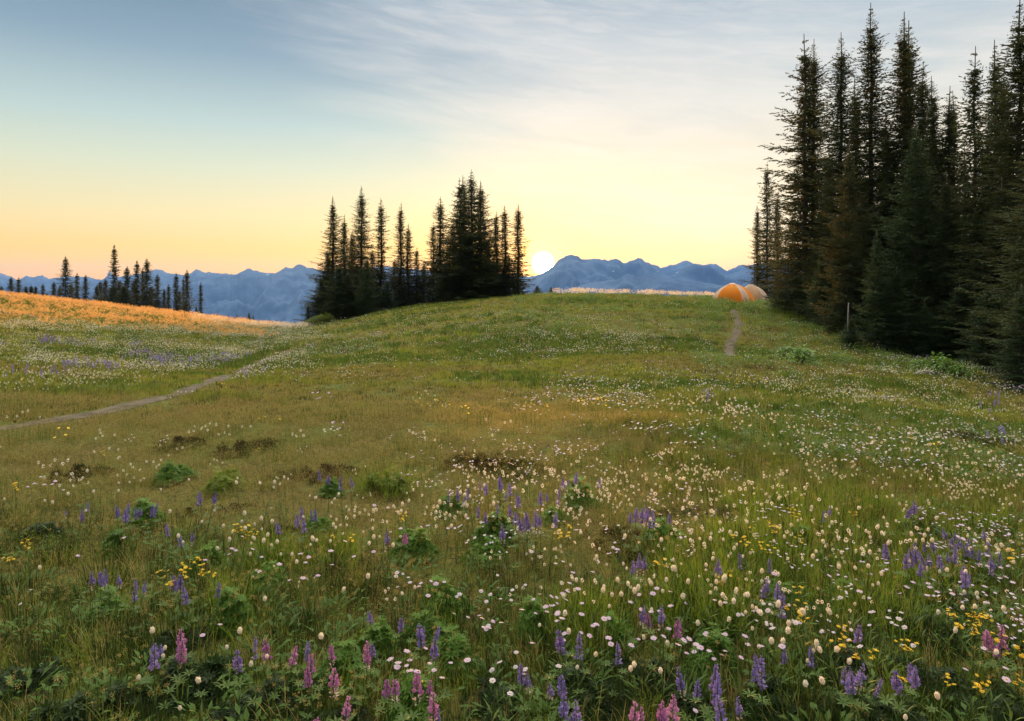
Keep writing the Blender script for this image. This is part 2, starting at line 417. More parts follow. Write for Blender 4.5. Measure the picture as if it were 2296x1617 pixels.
# ------------------------------------------------------------------ fir trees
needle = mat('fir_needles', (0.022, 0.048, 0.018), (0.058, 0.095, 0.036), 1.2, 0.7, 0.25, 0.35, (0.16, 0.10, 0.02), 0.3)
needle_b = mat('young_fir_needles', (0.018, 0.045, 0.018), (0.045, 0.085, 0.035), 1.6, 0.65, 0.25, 0.3, (0.12, 0.14, 0.03), 0.3)
bark = mat('fir_bark', (0.06, 0.045, 0.035), (0.12, 0.10, 0.085), 6, 0.95, bump=0.6)
greywood = mat('weathered_wood', (0.22, 0.21, 0.21), (0.38, 0.37, 0.38), 7, 0.9, bump=0.5)
def fir(H, R, seed, fine=1.0, power=0.8, skirt=0.10, gap=1.0):
    """crown mesh and trunk mesh of a subalpine fir H metres tall"""
    r = np.random.default_rng(seed)
    zs = []; z = 0.02 * H
    while z < H * 0.985:
        zs.append(z); z += (0.11 + 0.08 * (1 - z / H)) * fine ** 0.5 * gap * r.uniform(0.6, 1.4)
    B = []
    for z in zs:
        t = z / H; nb = r.integers(5, 8) if t < 0.93 else 4
        a0 = r.uniform(0, 6.28)
        for k in range(nb):
            B.append((z + r.uniform(-0.06, 0.06), a0 + k * 2 * math.pi / nb + r.uniform(-.35, .35)))
    B = np.array(B); z = B[:, 0]; an = B[:, 1]; t = z / H
    prof = (1 - t) ** power * np.clip((t + 0.03) / skirt, 0.25, 1) ** 0.5 * np.clip((1.02 - t) / .12, .25, 1) ** .7
    lump = 0.55 + 0.9 * vnoise(an * 1.1 + seed, z, 0.9, seed % 50)
    L = R * prof * lump * r.uniform(0.6, 1.2, len(z)) + 0.05 * np.clip((1 - t) / .08, .1, 1)
    L = np.where(r.random(len(z)) < .07, L * 1.3, L)
    drop = r.random(len(z)) < 0.08; L = np.where(drop, L * 0.4, L)
    e0 = np.where(t > 0.75, 0.15 + (t - 0.75) * 2.2, -0.28 + 0.55 * t) + r.uniform(-.12, .12, len(z))
    nt = np.maximum(4, (L / (0.06 * fine)).astype(int))
    bi = np.repeat(np.arange(len(z)), nt)
    s = (np.arange(len(bi)) - np.repeat(np.cumsum(nt) - nt, nt) + 0.5) / nt[bi]
    s = 0.08 + 0.92 * s
    Lb = L[bi]; d = np.stack([np.cos(an[bi]), np.sin(an[bi]), 0 * s], -1)
    P = d * (Lb * s)[:, None]; P[:, 2] += z[bi] + Lb * (e0[bi] * s + 0.28 * s * s)
    side = np.where(np.arange(len(bi)) % 2, 1, -1)
    tl = (0.36 * (1 - s) + 0.12) * np.minimum(Lb, 1.3) + 0.05
    ta = an[bi] + side * (0.9 + r.uniform(-.35, .35, len(bi))) * (1 - 0.6 * (s > 0.9))
    td = np.stack([np.cos(ta), np.sin(ta), e0[bi] * 0.7 + r.uniform(-.35, .2, len(bi))], -1)
    td /= np.linalg.norm(td, axis=1)[:, None]
    nk = np.maximum(3, (tl / (0.022 * fine)).astype(int))
    ti = np.repeat(np.arange(len(bi)), nk)
    q = (np.arange(len(ti)) - np.repeat(np.cumsum(nk) - nk, nk) + 0.4) / nk[ti]
    base = P[ti] + td[ti] * (tl[ti] * q)[:, None]
    rd = r.normal(size=(len(ti), 3)); rd[:, 2] = np.abs(rd[:, 2]) * 0.6 - 0.1
    nd = td[ti] * 0.9 + rd * 0.55; nd /= np.linalg.norm(nd, axis=1)[:, None]
    ln = 0.075 * fine ** 0.8 * r.uniform(0.7, 1.3, len(ti)) * np.clip((H - base[:, 2]) / (H * .14), .28, 1)
    wv = np.cross(nd, r.normal(size=(len(ti), 3))); wv /= np.linalg.norm(wv, axis=1)[:, None] + 1e-9
    wd = wv * (0.016 * fine)
    V = np.stack([base - wd, base + wd, base + nd * ln[:, None]], 1).reshape(-1, 3)
    T = np.arange(len(V)).reshape(-1, 3)
    G = Geo(); G.add(V, T=T)
    # short inner foliage close round the trunk, and the leader shoot
    nc = int(1500 * H / 12 / fine); zc = H * r.random(nc) ** 1.55 * .93; tc_ = zc / H; ac = r.uniform(0, 6.28, nc)
    rc = R * (1 - tc_) ** (power + .35) * .36 * r.random(nc) ** .6 + .02
    dc = np.stack([np.cos(ac), np.sin(ac), r.uniform(-.6, .3, nc)], -1); dc /= np.linalg.norm(dc, axis=1)[:, None]
    bc = np.stack([np.cos(ac) * rc, np.sin(ac) * rc, zc], -1)
    for j in range(7):
        b2 = bc + r.normal(size=bc.shape) * .035; n2_ = dc + r.normal(size=bc.shape) * .45; n2_ /= np.linalg.norm(n2_, axis=1)[:, None]
        w2 = np.cross(n2_, r.normal(size=bc.shape)); w2 /= np.linalg.norm(w2, axis=1)[:, None]; w2 *= .014 * fine ** .8
        G.add(np.stack([b2 - w2, b2 + w2, b2 + n2_ * (.10 * fine ** .7)], 1).reshape(-1, 3), T=np.arange(nc * 3).reshape(-1, 3))
    # branch stems inside the crown
    for k in range(0, len(z), max(1, int(2 * fine))):
        if L[k] < 0.25: continue
        ss = np.array([0, 0.5, 0.95]); dd = np.array([math.cos(an[k]), math.sin(an[k]), 0])
        pp = dd * (L[k] * ss)[:, None]; pp[:, 2] += z[k] + L[k] * (e0[k] * ss + 0.28 * ss * ss)
        G.tube(pp, [0.014, 0.009, 0.003], 3, 1, False)
    K = Geo(); zz = np.linspace(-0.25, H * 1.012, 10); wob = r.normal(size=(10, 2)) * 0.02
    K.tube(np.stack([wob[:, 0], wob[:, 1], zz], -1), 0.010 + 0.0085 * H * (1 - np.clip(zz, 0, H) / H) ** 0.9, 8, 0)
    print('fir tris', len(T)); return G, K.mesh('trunk', [bark], True)
PROTO = {}
def proto(key, H, R, seed, young=False, **kw):
    G, K = fir(H, R, seed, **kw)
    PROTO[key] = (G.mesh('crown', [needle_b if young else needle, bark]), K, H, R)
proto('tall', 12, 1.25, 1, fine=1.15); proto('tall2', 12, 1.15, 2, fine=1.15, power=0.7); proto('tall3', 12, 1.3, 3, fine=1.15, power=0.9)
proto('slim', 10, 0.85, 4, fine=1.2, gap=1.35); proto('slim2', 10, 0.8, 5, fine=1.2, gap=1.5, power=0.65)
proto('broad', 9, 1.9, 6, fine=1.2, power=0.95); proto('broad2', 8, 1.9, 7, True, fine=1.1, power=1.0); proto('young', 5, 1.15, 8, True, fine=1.0, power=1.0)
proto('open', 9, 1.25, 9, fine=1.3, gap=1.7, power=0.75)
proto('far', 10, 1.25, 12, fine=2.6); proto('far2', 10, 1.5, 13, fine=2.6, power=0.9); proto('far3', 10, 0.95, 14, fine=2.6, gap=1.3)
def tree(x, ytop, Y, kind, label, group, wpx=None, lean=0.0, sink=0.0):
    """a fir standing Y metres out at column x with its tip at row ytop and its foliage wpx wide"""
    cm, tm, H0, R0 = PROTO[kind]
    b = on(x, Y); b[2] -= sink
    H = EYE + (HY - ytop) / F * Y - b[2]
    sz_ = H / H0; sx = sz_
    if wpx: sx = (wpx / 2 / F * Y) / (R0 * 0.95)
    r = bpy.data.objects.new('fir_tree', None); col.objects.link(r)
    r.location = b; r.scale = (sx, sx, sz_); r.rotation_euler = (lean * 0.3, lean, random.uniform(0, 6.28) if not lean else 0)
    r.empty_display_size = 0.3
    tag(r, label, 'fir tree', group)
    link('trunk', tm, r); link('crown', cm, r)
    return r
GR = 'fir trees of the dark grove on the right'
for a in [
 (1697, 462, 54, 'slim', 'short slim fir on the outer left edge of the right grove', 46),
 (1719, 366, 52, 'open', 'small pointed fir beside the tents, left edge of the right grove', 84),
 (1742, 430, 54, 'slim', 'low fir tucked behind the small fir next to the tents', 60),
 (1775, 470, 37, 'broad', 'short bushy sunlit fir just right of the tents', 120),
 (1804, 84, 35, 'open', 'tall ragged fir with long side branches, left one of twin spires', 150),
 (1823, 95, 35.6, 'tall2', 'tall fir close behind, right one of the twin spires', 110),
 (1850, 420, 33, 'broad', 'mid height bushy fir under the twin spires', 130),
 (1885, 80, 32, 'tall2', 'slender tall fir between the twin spires and the tallest centre fir', 118),
 (1918, 180, 33.5, 'slim', 'thin fir spire just left of the tallest centre fir', 80),
 (1952, 15, 31, 'tall', 'tallest fir in the middle of the right grove', 140),
 (1902, 322, 27.5, 'broad', 'green bushy fir low in front of the slender fir', 150),
 (1990, 300, 30, 'tall3', 'full fir filling the gap right of the tallest centre fir', 120),
 (2024, 36, 30, 'tall3', 'very tall dense fir, left tip of a close pair', 160),
 (2037, 55, 30.6, 'slim2', 'thin bare tipped fir, right tip of a close pair', 110),
 (2068, 146, 29, 'tall2', 'tall fir stepping down right of the close pair', 110),
 (2090, 178, 28, 'slim', 'thin fir spire in the dip of the grove', 86),
 (2053, 275, 25.5, 'broad2', 'broad bluish green fir at the front of the grove', 190),
 (2128, 200, 28, 'slim2', 'left of two thin low spires in the dip of the grove', 84),
 (2137, 210, 28.6, 'slim2', 'right of two thin low spires in the dip of the grove', 70),
 (2122, 388, 25, 'broad', 'mid height broad fir below the dip of the grove', 180),
 (2184, 112, 26, 'open', 'open branched tall fir second cluster from the right edge', 150),
 (2231, 98, 25, 'tall3', 'tall dark fir beside the right edge of the picture', 150),
 (2251, 155, 25.5, 'slim', 'thin dark fir wedged beside the rightmost giant', 90),
 (2286, 5, 23, 'tall', 'rightmost giant dark fir reaching the top of the picture', 190),
 (2185, 470, 24, 'broad2', 'dark broad fir low at the front right of the grove', 200),
 (2245, 400, 22.5, 'broad', 'dark broad fir low by the right edge', 210),
 (2335, 250, 19, 'broad', 'large dark fir cut by the right edge of the picture', 240),
 (1965, 520, 24.5, 'young', 'young green fir in front of the tallest centre fir', 110),
 (1842, 560, 30, 'young', 'little fir at the left foot of the grove', 80),
 (2010, 600, 24, 'young', 'little dark fir at the edge of the grass, front of the grove', 110),
 (2290, 640, 16.6, 'young', 'short dark fir at the lower right corner of the grove', 150),
 (2150, 640, 23, 'young', 'short dark fir behind the leafy shrub and grey log', 150),
 (1812, 600, 34, 'young', 'low sunlit fir a little right of the tents', 80),
 (1860, 330, 38, 'tall3', 'shaded fir standing behind the bushy fir under the twin spires', 130),
 (1935, 380, 37, 'broad', 'shaded fir at the back of the grove left of its middle', 150),
 (1985, 260, 36, 'tall3', 'shaded fir at the back between the tallest fir and the close pair', 130),
 (2075, 330, 34, 'broad', 'shaded fir at the back right of the close pair', 160),
 (2110, 300, 33, 'tall3', 'dark filler fir behind the thin low spires', 140),
 (2160, 330, 31, 'tall3', 'dark fir in the gap left of the open branched fir', 150),
 (2210, 300, 29, 'tall3', 'dark fir in the gap right of the open branched fir', 150),
 (2262, 270, 28, 'broad', 'dark fir at the back near the right edge', 170),
 (1908, 712, 23.6, 'young', 'little green fir hiding the foot of the dead trunk', 70),
 (2072, 680, 23.5, 'young', 'little fir left of the leafy shrub at the grove edge', 90),
 (2215, 640, 20.5, 'young', 'dark young fir near the lower right corner', 140),
]: tree(a[0], a[1], a[2], a[3], a[4], GR, a[5] * (1.28 if a[1] < 300 else 1.1))
GM = 'fir trees of the backlit clump left of the sun'
for a in [
 (746, 443, 60, 'tall3', 'tall fir on the left flank of the central clump', 84),
 (771, 484, 61, 'slim', 'shorter fir half hidden beside the left flank fir', 56),
 (810, 420, 59, 'tall', 'tallest fir in the left half of the central clump', 76),
 (854, 447, 60, 'slim2', 'thin sparse fir standing clear in the central clump', 52),
 (898, 457, 60, 'slim', 'thin fir in the middle gap of the central clump', 50),
 (915, 503, 61, 'slim2', 'short spindly fir right of the middle gap', 44),
 (934, 555, 60, 'open', 'low scrubby fir in the middle gap', 60),
 (971, 498, 59, 'open', 'flat topped fir left of the great central fir', 60),
 (987, 444, 60, 'slim2', 'thin fir with bare tip left of the great central fir', 60),
 (1030, 402, 58, 'open', 'ragged fir leaning on the left of the great central fir', 84),
 (1039, 396, 59, 'slim', 'thin fir tip between the ragged fir and the great one', 60),
 (1057, 383, 57, 'broad', 'great broad fir towering over the central clump', 150),
 (1078, 408, 58, 'tall3', 'fir shoulder on the sunny side of the great central fir', 90),
 (1112, 475, 57, 'slim', 'small fir tip right of the great central fir', 48),
 (1131, 462, 56, 'slim2', 'thin glowing fir second from the sun', 52),
 (1161, 460, 55, 'slim', 'thin glowing fir nearest the sun', 60),
 (1095, 545, 55, 'broad', 'low bushy fir under the great central fir', 90),
 (720, 622, 58, 'broad', 'low spreading fir on the far left skirt of the clump', 90),
 (760, 590, 56, 'young', 'short bushy fir in front of the left flank', 76),
 (823, 577, 55, 'young', 'short green fir in front of the tallest left fir', 60),
 (868, 628, 56, 'young', 'small fir at the foot of the sparse fir', 50),
 (1000, 600, 56, 'open', 'scrubby fir below the flat topped one', 66),
 (690, 684, 57, 'far3', 'tiny fir at the left end of the hill edge', 18),
 (1204, 640, 64, 'young', 'small dark fir right under the sun', 40),
 (1236, 643, 68, 'young', 'small dark fir just right of and below the sun', 36),
 (735, 560, 61, 'broad', 'bushy fir filling the left end of the central clump', 90),
 (790, 520, 62, 'tall3', 'shaded fir between the two left spires of the central clump', 90),
 (835, 560, 62, 'broad', 'bushy fir behind the tallest left fir', 90),
 (885, 580, 62, 'broad', 'low bushy fir behind the thin gap firs', 80),
 (950, 590, 61, 'broad', 'low bushy fir closing the middle gap', 80),
 (1015, 500, 60, 'broad', 'shaded bushy fir left of and behind the great fir', 110),
 (1140, 570, 57, 'broad', 'low bushy fir under the glowing thin firs', 80),
 (1045, 520, 56, 'tall3', 'dark fir in front of the great central fir', 110),
 (780, 610, 56, 'broad', 'low bushy fir at the front left of the central clump', 90),
]: tree(a[0], a[1], a[2], a[3], a[4], GM, a[5] * 1.2)
GL = 'fir trees beyond the golden hill on the left'
for a in [
 (3, 641, 140, 'far', 'fir at the very left edge of the picture', 20), (25, 621, 140, 'far', 'taller of two small firs near the left edge', 26), (42, 622, 145, 'far3', 'thin small fir near the left edge', 22),
 (58, 641, 140, 'far2', 'low wide fir in the left edge row', 30), (80, 641, 142, 'far', 'short fir in the middle of the left edge row', 22), (96, 636, 140, 'far3', 'thin short fir right of the left edge row', 18),
 (105, 656, 142, 'far', 'tiny fir left of the tall isolated left fir', 14), (121, 631, 138, 'far', 'small fir beside the tall isolated left fir', 26), (134, 640, 138, 'far2', 'low bushy fir touching the tall isolated left fir', 24),
 (147, 574, 132, 'far2', 'tall wide fir standing high above the left row', 40), (173, 612, 135, 'far3', 'slim fir next right of the tall wide fir', 22), (192, 616, 134, 'far', 'slim fir second right of the tall wide fir', 24),
 (217, 639, 136, 'far2', 'low wide fir between the slim pair and the leaning spire', 30), (236, 625, 136, 'far', 'fir at the left shoulder of the leaning spire', 30), (256, 548, 128, 'far3', 'tallest leaning spire fir of the left group', 26),
 (252, 640, 130, 'far2', 'bushy fir at the foot of the leaning spire', 60), (285, 597, 131, 'far', 'fir with bent tip right of the leaning spire', 36), (278, 640, 127, 'far2', 'dense low fir before the bent tip fir', 50),
 (307, 584, 133, 'far3', 'slim fir left of the tall full fir', 28), (320, 600, 134, 'far3', 'narrow dead topped fir between two tall ones', 18), (329, 579, 130, 'far', 'tall full fir in the right half of the left group', 38),
 (353, 614, 132, 'far', 'mid height fir right of the tall full fir', 28), (368, 647, 133, 'far2', 'low ragged fir in the right half of the left group', 26), (378, 637, 131, 'far3', 'narrow ragged fir left of the twin trunks', 20),
 (395, 612, 128, 'far3', 'slim fir left of the snag tipped fir', 24), (411, 619, 130, 'far3', 'very thin snag like fir', 12), (419, 604, 127, 'far', 'full fir near the right end of the left group', 30),
 (440, 686, 128, 'far2', 'small round fir at the right end of the left group', 16), (450, 632, 126, 'far3', 'single slim fir standing last on the right of the left group', 18),
 (225, 630, 139, 'far2', 'low fir bush in the thick of the left group, left end', 40), (268, 628, 134, 'far2', 'low fir bush in the thick of the left group, centre', 46), (300, 632, 136, 'far2', 'low fir bush in the thick of the left group, right of centre', 44),
 (340, 642, 135, 'far2', 'low fir bush in the thick of the left group, right end', 40), (160, 636, 137, 'far2', 'low fir bush right at the foot of the tall wide fir', 34), (402, 652, 131, 'far2', 'low fir bush between the snag like fir and its neighbour', 32), (70, 640, 142, 'far2', 'low fir bush at the end of the left edge row', 36),
 (488, 702, 150, 'far', 'tiny fir peeping over the golden slope', 12), (531, 704, 170, 'far', 'left one of the little firs on the lower slope', 14), (543, 708, 172, 'far3', 'thin middle one of the little firs on the lower slope', 9),
 (558, 699, 168, 'far2', 'tallest wide one of the little firs on the lower slope', 20), (567, 706, 170, 'far', 'right one of the little firs on the lower slope', 12),
 (604, 714, 190, 'far3', 'tiny bare fir near the saddle', 8), (610, 718, 190, 'far', 'tiny full fir near the saddle', 8), (617, 723, 192, 'far', 'last tiny fir before the saddle', 7),
]: tree(a[0], a[1], a[2], a[3], a[4], GL, a[5] * 1.4, sink=0.6)

# standing dead trunk among the firs, and the log by the shrub
G = Geo(); G.tube([(0, 0, -.2), (.01, .02, .5), (-.01, .0, 1.2), (.03, .0, 1.9)], [.075, .06, .05, .03], 8)
o = link('dead_trunk', G.mesh('dead_trunk', [greywood], True), loc=on(1901, 26.0)); o.scale = (0.6, 0.6, 0.72)
tag(o, 'pale bare dead trunk standing against the dark grove', 'dead trunk')
lr = bpy.data.objects.new('fallen_log', None); col.objects.link(lr); lr.location = at(2074, 846) + np.array([0, 0, 0.06])
tag(lr, 'grey weathered log lying under the leafy shrub', 'log')
G = Geo(); s = np.linspace(0, 1, 12)
G.tube(np.stack([(s - .5) * 0.55, np.sin(s * 3) * 0.05, 0.03 + 0.05 * np.sin(s * math.pi)], -1), 0.045 * np.sin(s * math.pi * 0.9 + 0.25) + 0.006, 10)
link('log_stem', G.mesh('log_stem', [greywood], True), lr)
G = Geo(); G.tube([(0, 0, .08), (.01, 0, .15), (.04, 0, .22)], [.012, .009, .004], 5); G.tube([(-.03, 0, .08), (-.05, 0, .16), (-.04, 0, .2)], [.01, .007, .003], 5)
link('branch_stub', G.mesh('branch_stub', [greywood], True), lr)

# ------------------------------------------------------------------ leafy plants
def leaf(G, p, d, up, L, W, m=0, fold=0.15):
    """one pointed leaf with a mid rib"""
    d = d / (np.linalg.norm(d) + 1e-9); sd = np.cross(d, up); sd /= np.linalg.norm(sd) + 1e-9; n = np.cross(sd, d)
    V = [p, p + d * L * .45 + sd * W / 2 + n * fold * W, p + d * L * .5, p + d * L * .45 - sd * W / 2 + n * fold * W, p + d * L - n * L * .12]
    G.add(V, T=[[0, 1, 2], [0, 2, 3], [1, 4, 2], [2, 4, 3]], m=m)
lupleaf = mat('lupine_leaf', (0.06, 0.14, 0.016), (0.12, 0.24, 0.03), 3, 0.6, 0.3, 0.6, (0.2, 0.35, 0.03))
yelleaf = mat('yellow_green_leaf', (0.10, 0.16, 0.02), (0.22, 0.28, 0.04), 3, 0.6, 0.35, 0.3, (0.35, 0.4, 0.03))
shadeleaf = mat('shade_dark_leaf', (0.010, 0.026, 0.006), (0.022, 0.05, 0.01), 3, 0.6, 0.2, 0.5, (0.08, 0.15, 0.02))  # foreground shade put into the colour, a darker copy of the lupine leaf
def mound(seed, r, hh, n, m, leaflets=8, ll=0.045):
    q = np.random.default_rng(seed); G = Geo(); LOB = [(q.normal() * .33, q.normal() * .33, q.uniform(.4, .75), q.uniform(.5, 1.25)) for _ in range(6)]
    for k in range(n):
        a = q.uniform(0, 6.28); rr = math.sqrt(q.random()) * (1 if q.random() < .8 else 1.35); cx_, cy_, cr, ch = LOB[k % len(LOB)]
        zz = hh * ch * max(.1, 1 - rr ** 2) * q.uniform(.3, 1.15) + 0.015
        p = np.array([(cx_ + math.cos(a) * rr * cr) * r, (cy_ + math.sin(a) * rr * cr) * r, zz])
        up = np.array([math.cos(a) * rr * 0.9, math.sin(a) * rr * 0.9, 1.0]) + q.normal(size=3) * 0.35; up /= np.linalg.norm(up)
        x = np.cross(up, [0, 1, .1]); x /= np.linalg.norm(x); y = np.cross(up, x)
        l = ll * q.uniform(.7, 1.25)
        for j in range(leaflets):
            b = j * 2 * math.pi / leaflets + q.uniform(-.2, .2)
            leaf(G, p, x * math.cos(b) + y * math.sin(b) + up * 0.35, up, l, l * 0.26)
        if k % 4 == 0: G.tube([(p[0] * .3, p[1] * .3, 0), p * 0.7, p], 0.0018, 3, 0, False)
    return G.mesh('lupine_mound', [m])
MOUNDS = [mound(i, 0.13, 0.13, 700, lupleaf, 8, .03) for i in range(3)]
MOUND_Y = mound(9, 0.13, 0.12, 420, yelleaf, 7, .028)
MOUND_D = [mound(20 + i, 0.16, 0.09, 520, shadeleaf, 7, .036) for i in range(2)]
def where(x, y):
    c = ['far left', 'left', 'left of centre', 'centre', 'right of centre', 'right', 'far right'][min(6, int(x / 328))]
    r = 'at the back of the foreground' if y < 1130 else 'in the mid foreground' if y < 1260 else 'in the foreground' if y < 1410 else 'in the near foreground' if y < 1520 else 'along the bottom edge'
    return c, r
ORD = ['first', 'second', 'third', 'fourth', 'fifth', 'sixth', 'seventh', 'eighth', 'ninth', 'tenth', 'eleventh', 'twelfth', 'thirteenth', 'fourteenth', 'fifteenth', 'sixteenth', 'seventeenth',
       'eighteenth', 'nineteenth', 'twentieth'] + ['%dth' % i for i in range(21, 60)]
def rank_labels(items, text):
    """items: (x, y); a label for each that names its band, its side and its rank from the left"""
    zones = {}
    for i, (x, y) in enumerate(items): zones.setdefault(where(x, y), []).append((x, i))
    out = [None] * len(items)
    for (c, r), L in zones.items():
        L.sort()
        for k, (_, i) in enumerate(L):
            side = c if c in ('centre',) else c
            out[i] = ('%s, %s from left %s, %s' % (text, ORD[k], r, side)) if len(L) > 1 else ('%s, alone %s, %s' % (text, r, side))
    return out
ML = [(255, 1350, 58, 'g'), (372, 1063, 50, 'g'), (100, 1183, 62, 'd'), (325, 1160, 55, 'g'), (745, 1092, 38, 'g'), (1112, 1188, 62, 'g'), (1300, 1115, 55, 'g'), (925, 1222, 66, 'g'), (1100, 1235, 50, 'g'),
      (492, 1085, 46, 'y'), (868, 1085, 48, 'y'), (1480, 1195, 55, 'g'), (1230, 1150, 40, 'g'), (1010, 1130, 44, 'g'), (430, 1520, 100, 'd'), (280, 1560, 90, 'd'), (150, 1590, 90, 'd'), (560, 1580, 90, 'd'),
      (850, 1425, 66, 'g'), (760, 1500, 80, 'g'), (640, 1540, 80, 'd'), (950, 1400, 60, 'g'), (1010, 1470, 70, 'g'), (1120, 1560, 90, 'd'), (920, 1590, 90, 'g'), (1300, 1540, 90, 'd'), (1450, 1500, 80, 'd'),
      (1600, 1470, 80, 'g'), (1560, 1580, 90, 'd'), (1720, 1560, 90, 'd'), (1880, 1480, 80, 'd'), (1960, 1580, 90, 'd'), (2100, 1520, 90, 'd'), (2230, 1580, 90, 'd'), (2250, 1440, 70, 'd'), (2060, 1400, 70, 'd'),
      (1740, 1340, 60, 'g'), (1900, 1330, 60, 'g'), (2150, 1330, 60, 'd'), (1930, 1250, 56, 'd'), (2060, 1185, 50, 'd'), (1790, 1215, 50, 'g'), (2180, 1260, 56, 'd'), (470, 1250, 50, 'g'), (520, 1380, 60, 'g'),
      (740, 1590, 80, 'd'), (1000, 1330, 56, 'g'), (1200, 1400, 60, 'g'), (1380, 1420, 60, 'g'), (600, 1300, 50, 'g'), (260, 1215, 44, 'g'), (700, 1170, 44, 'g'), (380, 1430, 70, 'd'), (60, 1500, 80, 'd')]
lab = rank_labels([(a[0], a[1]) for a in ML], 'leafy mound')
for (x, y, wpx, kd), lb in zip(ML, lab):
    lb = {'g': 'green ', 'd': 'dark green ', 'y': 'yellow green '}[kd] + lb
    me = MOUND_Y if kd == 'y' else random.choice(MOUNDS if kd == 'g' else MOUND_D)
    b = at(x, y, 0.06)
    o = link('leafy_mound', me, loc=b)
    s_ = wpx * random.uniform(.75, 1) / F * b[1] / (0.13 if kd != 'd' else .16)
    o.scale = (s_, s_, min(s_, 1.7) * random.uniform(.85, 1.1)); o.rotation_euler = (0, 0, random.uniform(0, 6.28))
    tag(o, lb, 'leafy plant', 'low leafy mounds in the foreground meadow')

# heather mats
heath = mat('heather_sprigs', (0.045, 0.052, 0.015), (0.09, 0.055, 0.022), 2, 0.85, 0.1, 0.3)
heath_r = mat('rusty_heather_sprigs', (0.09, 0.045, 0.018), (0.05, 0.05, 0.018), 2, 0.85, 0.1, 0.3)
heath_g = mat('grey_heather_sprigs', (0.14, 0.13, 0.12), (0.06, 0.06, 0.03), 2, 0.85, 0.1, 0.3)
def heather(seed, m):
    q = np.random.default_rng(seed); n = 9000
    a = q.uniform(0, 6.28, n); rr = q.random(n) ** .62; edge = (0.5 + 0.9 * vnoise(np.cos(a) * 2 + seed, np.sin(a) * 2, 0.6, seed)) * (1 + np.abs(q.normal(size=n)) * .12)
    x = np.cos(a) * rr * edge; y = np.sin(a) * rr * edge
    z = 0.9 * np.clip(1 - rr ** 2, 0, 1) * (0.2 + 1.6 * vnoise(x, y, 0.22, seed) ** 1.5) * q.uniform(0.4, 1.0, n)
    b = np.stack([x, y, z], -1); d = q.normal(size=(n, 3)) * 0.5; d[:, 2] = np.abs(d[:, 2]) + 0.9; d /= np.linalg.norm(d, axis=1)[:, None]
    wv = np.cross(d, q.normal(size=(n, 3))); wv /= np.linalg.norm(wv, axis=1)[:, None]; d[:, 2] *= 4
    V = np.stack([b - wv * .012, b + wv * .012, b + d * .06], 1).reshape(-1, 3)
    return mesh_np('heather', V, T=np.arange(n * 3).reshape(-1, 3), mats=[m])
HM = {'b': heather(1, heath), 'r': heather(2, heath_r), 'g': heather(3, heath_g)}
for x, y, wpx, dy_, k, lb in [(400, 990, 70, .55, 'b', 'dark heather mat nearest the path'), (545, 1004, 85, .5, 'b', 'dark heather mat under the lone yellow flower'), (595, 984, 50, .35, 'r', 'rusty heather mat behind the dark ones'),
        (645, 1060, 62, .35, 'r', 'reddish heather mat behind the white blooms left of centre'), (740, 1056, 90, .4, 'b', 'long dark heather mat left of centre'), (1060, 1032, 90, .5, 'r', 'rusty heather mat in the centre of the meadow'),
        (1150, 1048, 95, .5, 'b', 'dark brown heather mat in the centre of the meadow'), (1480, 1155, 80, .5, 'b', 'broad dark heather mat right of the green mound'), (1570, 1140, 85, .35, 'g', 'grey twiggy heather mat right of centre'),
        (1390, 1205, 110, .5, 'b', 'large dark heather mat between the green mounds'), (430, 1140, 60, .3, 'b', 'small dark heather mat near the violet flowers'), (530, 1130, 60, .3, 'b', 'small dark heather mat right of the yellow green mound'),
        (30, 1178, 50, .3, 'b', 'dark heather mat at the left edge'), (620, 1190, 90, .35, 'b', 'dark heather mat behind the cream flower cluster'), (1560, 1215, 90, .4, 'b', 'dark heather mat under the tall green grass'),
        (1870, 1150, 70, .3, 'b', 'dark heather mat on the right'), (2235, 1010, 130, 1.1, 'b', 'deep dark heather hollow at the right edge'), (180, 1060, 100, .35, 'b', 'faint dark heather mat behind the lilac daisies')]:
    b = at(x, y, 0.03); o = link('heather_mat', HM[k], loc=b - np.array([0, 0, .03])); s_ = wpx / F * b[1]
    o.scale = (s_, dy_ * min(1.2, s_ * 2.0), 0.12 * min(1, s_ * 2)); tag(o, lb, 'heather', 'low heather mats in the meadow')

# shrubs
def shrub(seed, r, hh, n, m, ll):
    q = np.random.default_rng(seed); G = Geo()
    for k in range(14):
        a = q.uniform(0, 6.28); e = np.array([math.cos(a) * r * .8, math.sin(a) * r * .8, hh * q.uniform(.6, .95)])
        G.tube([(0, 0, -.03), e * [.35, .35, .6], e], [.008, .006, .003], 4, 1, False)
    for k in range(n):
        a = q.uniform(0, 6.28); e = q.uniform(0, 1.5); rr = q.uniform(.35, 1.0) ** .5 * (.72 + .5 * float(vnoise(a * 1.6, e * 2.2, .8, seed)))
        p = np.array([math.cos(a) * math.cos(e) * r * rr, math.sin(a) * math.cos(e) * r * rr, hh * math.sin(e) * rr + .03])
        leaf(G, p, np.array([math.cos(a + q.uniform(-1, 1)), math.sin(a + q.uniform(-1, 1)), q.uniform(-.5, .5)]), np.array([q.uniform(-.3, .3), q.uniform(-.5, .1), 1.0]), ll * q.uniform(.7, 1.3), ll * .6)
    return G.mesh('shrub', [m, bark])
shm = mat('shrub_leaf', (0.10, 0.22, 0.04), (0.18, 0.32, 0.07), 3, 0.55, 0.3, 0.2, (0.2, 0.3, 0.03))
S1 = shrub(3, .48, .5, 260, shm, .15)
S2 = shrub(4, .9, .9, 2600, yelleaf, .10)
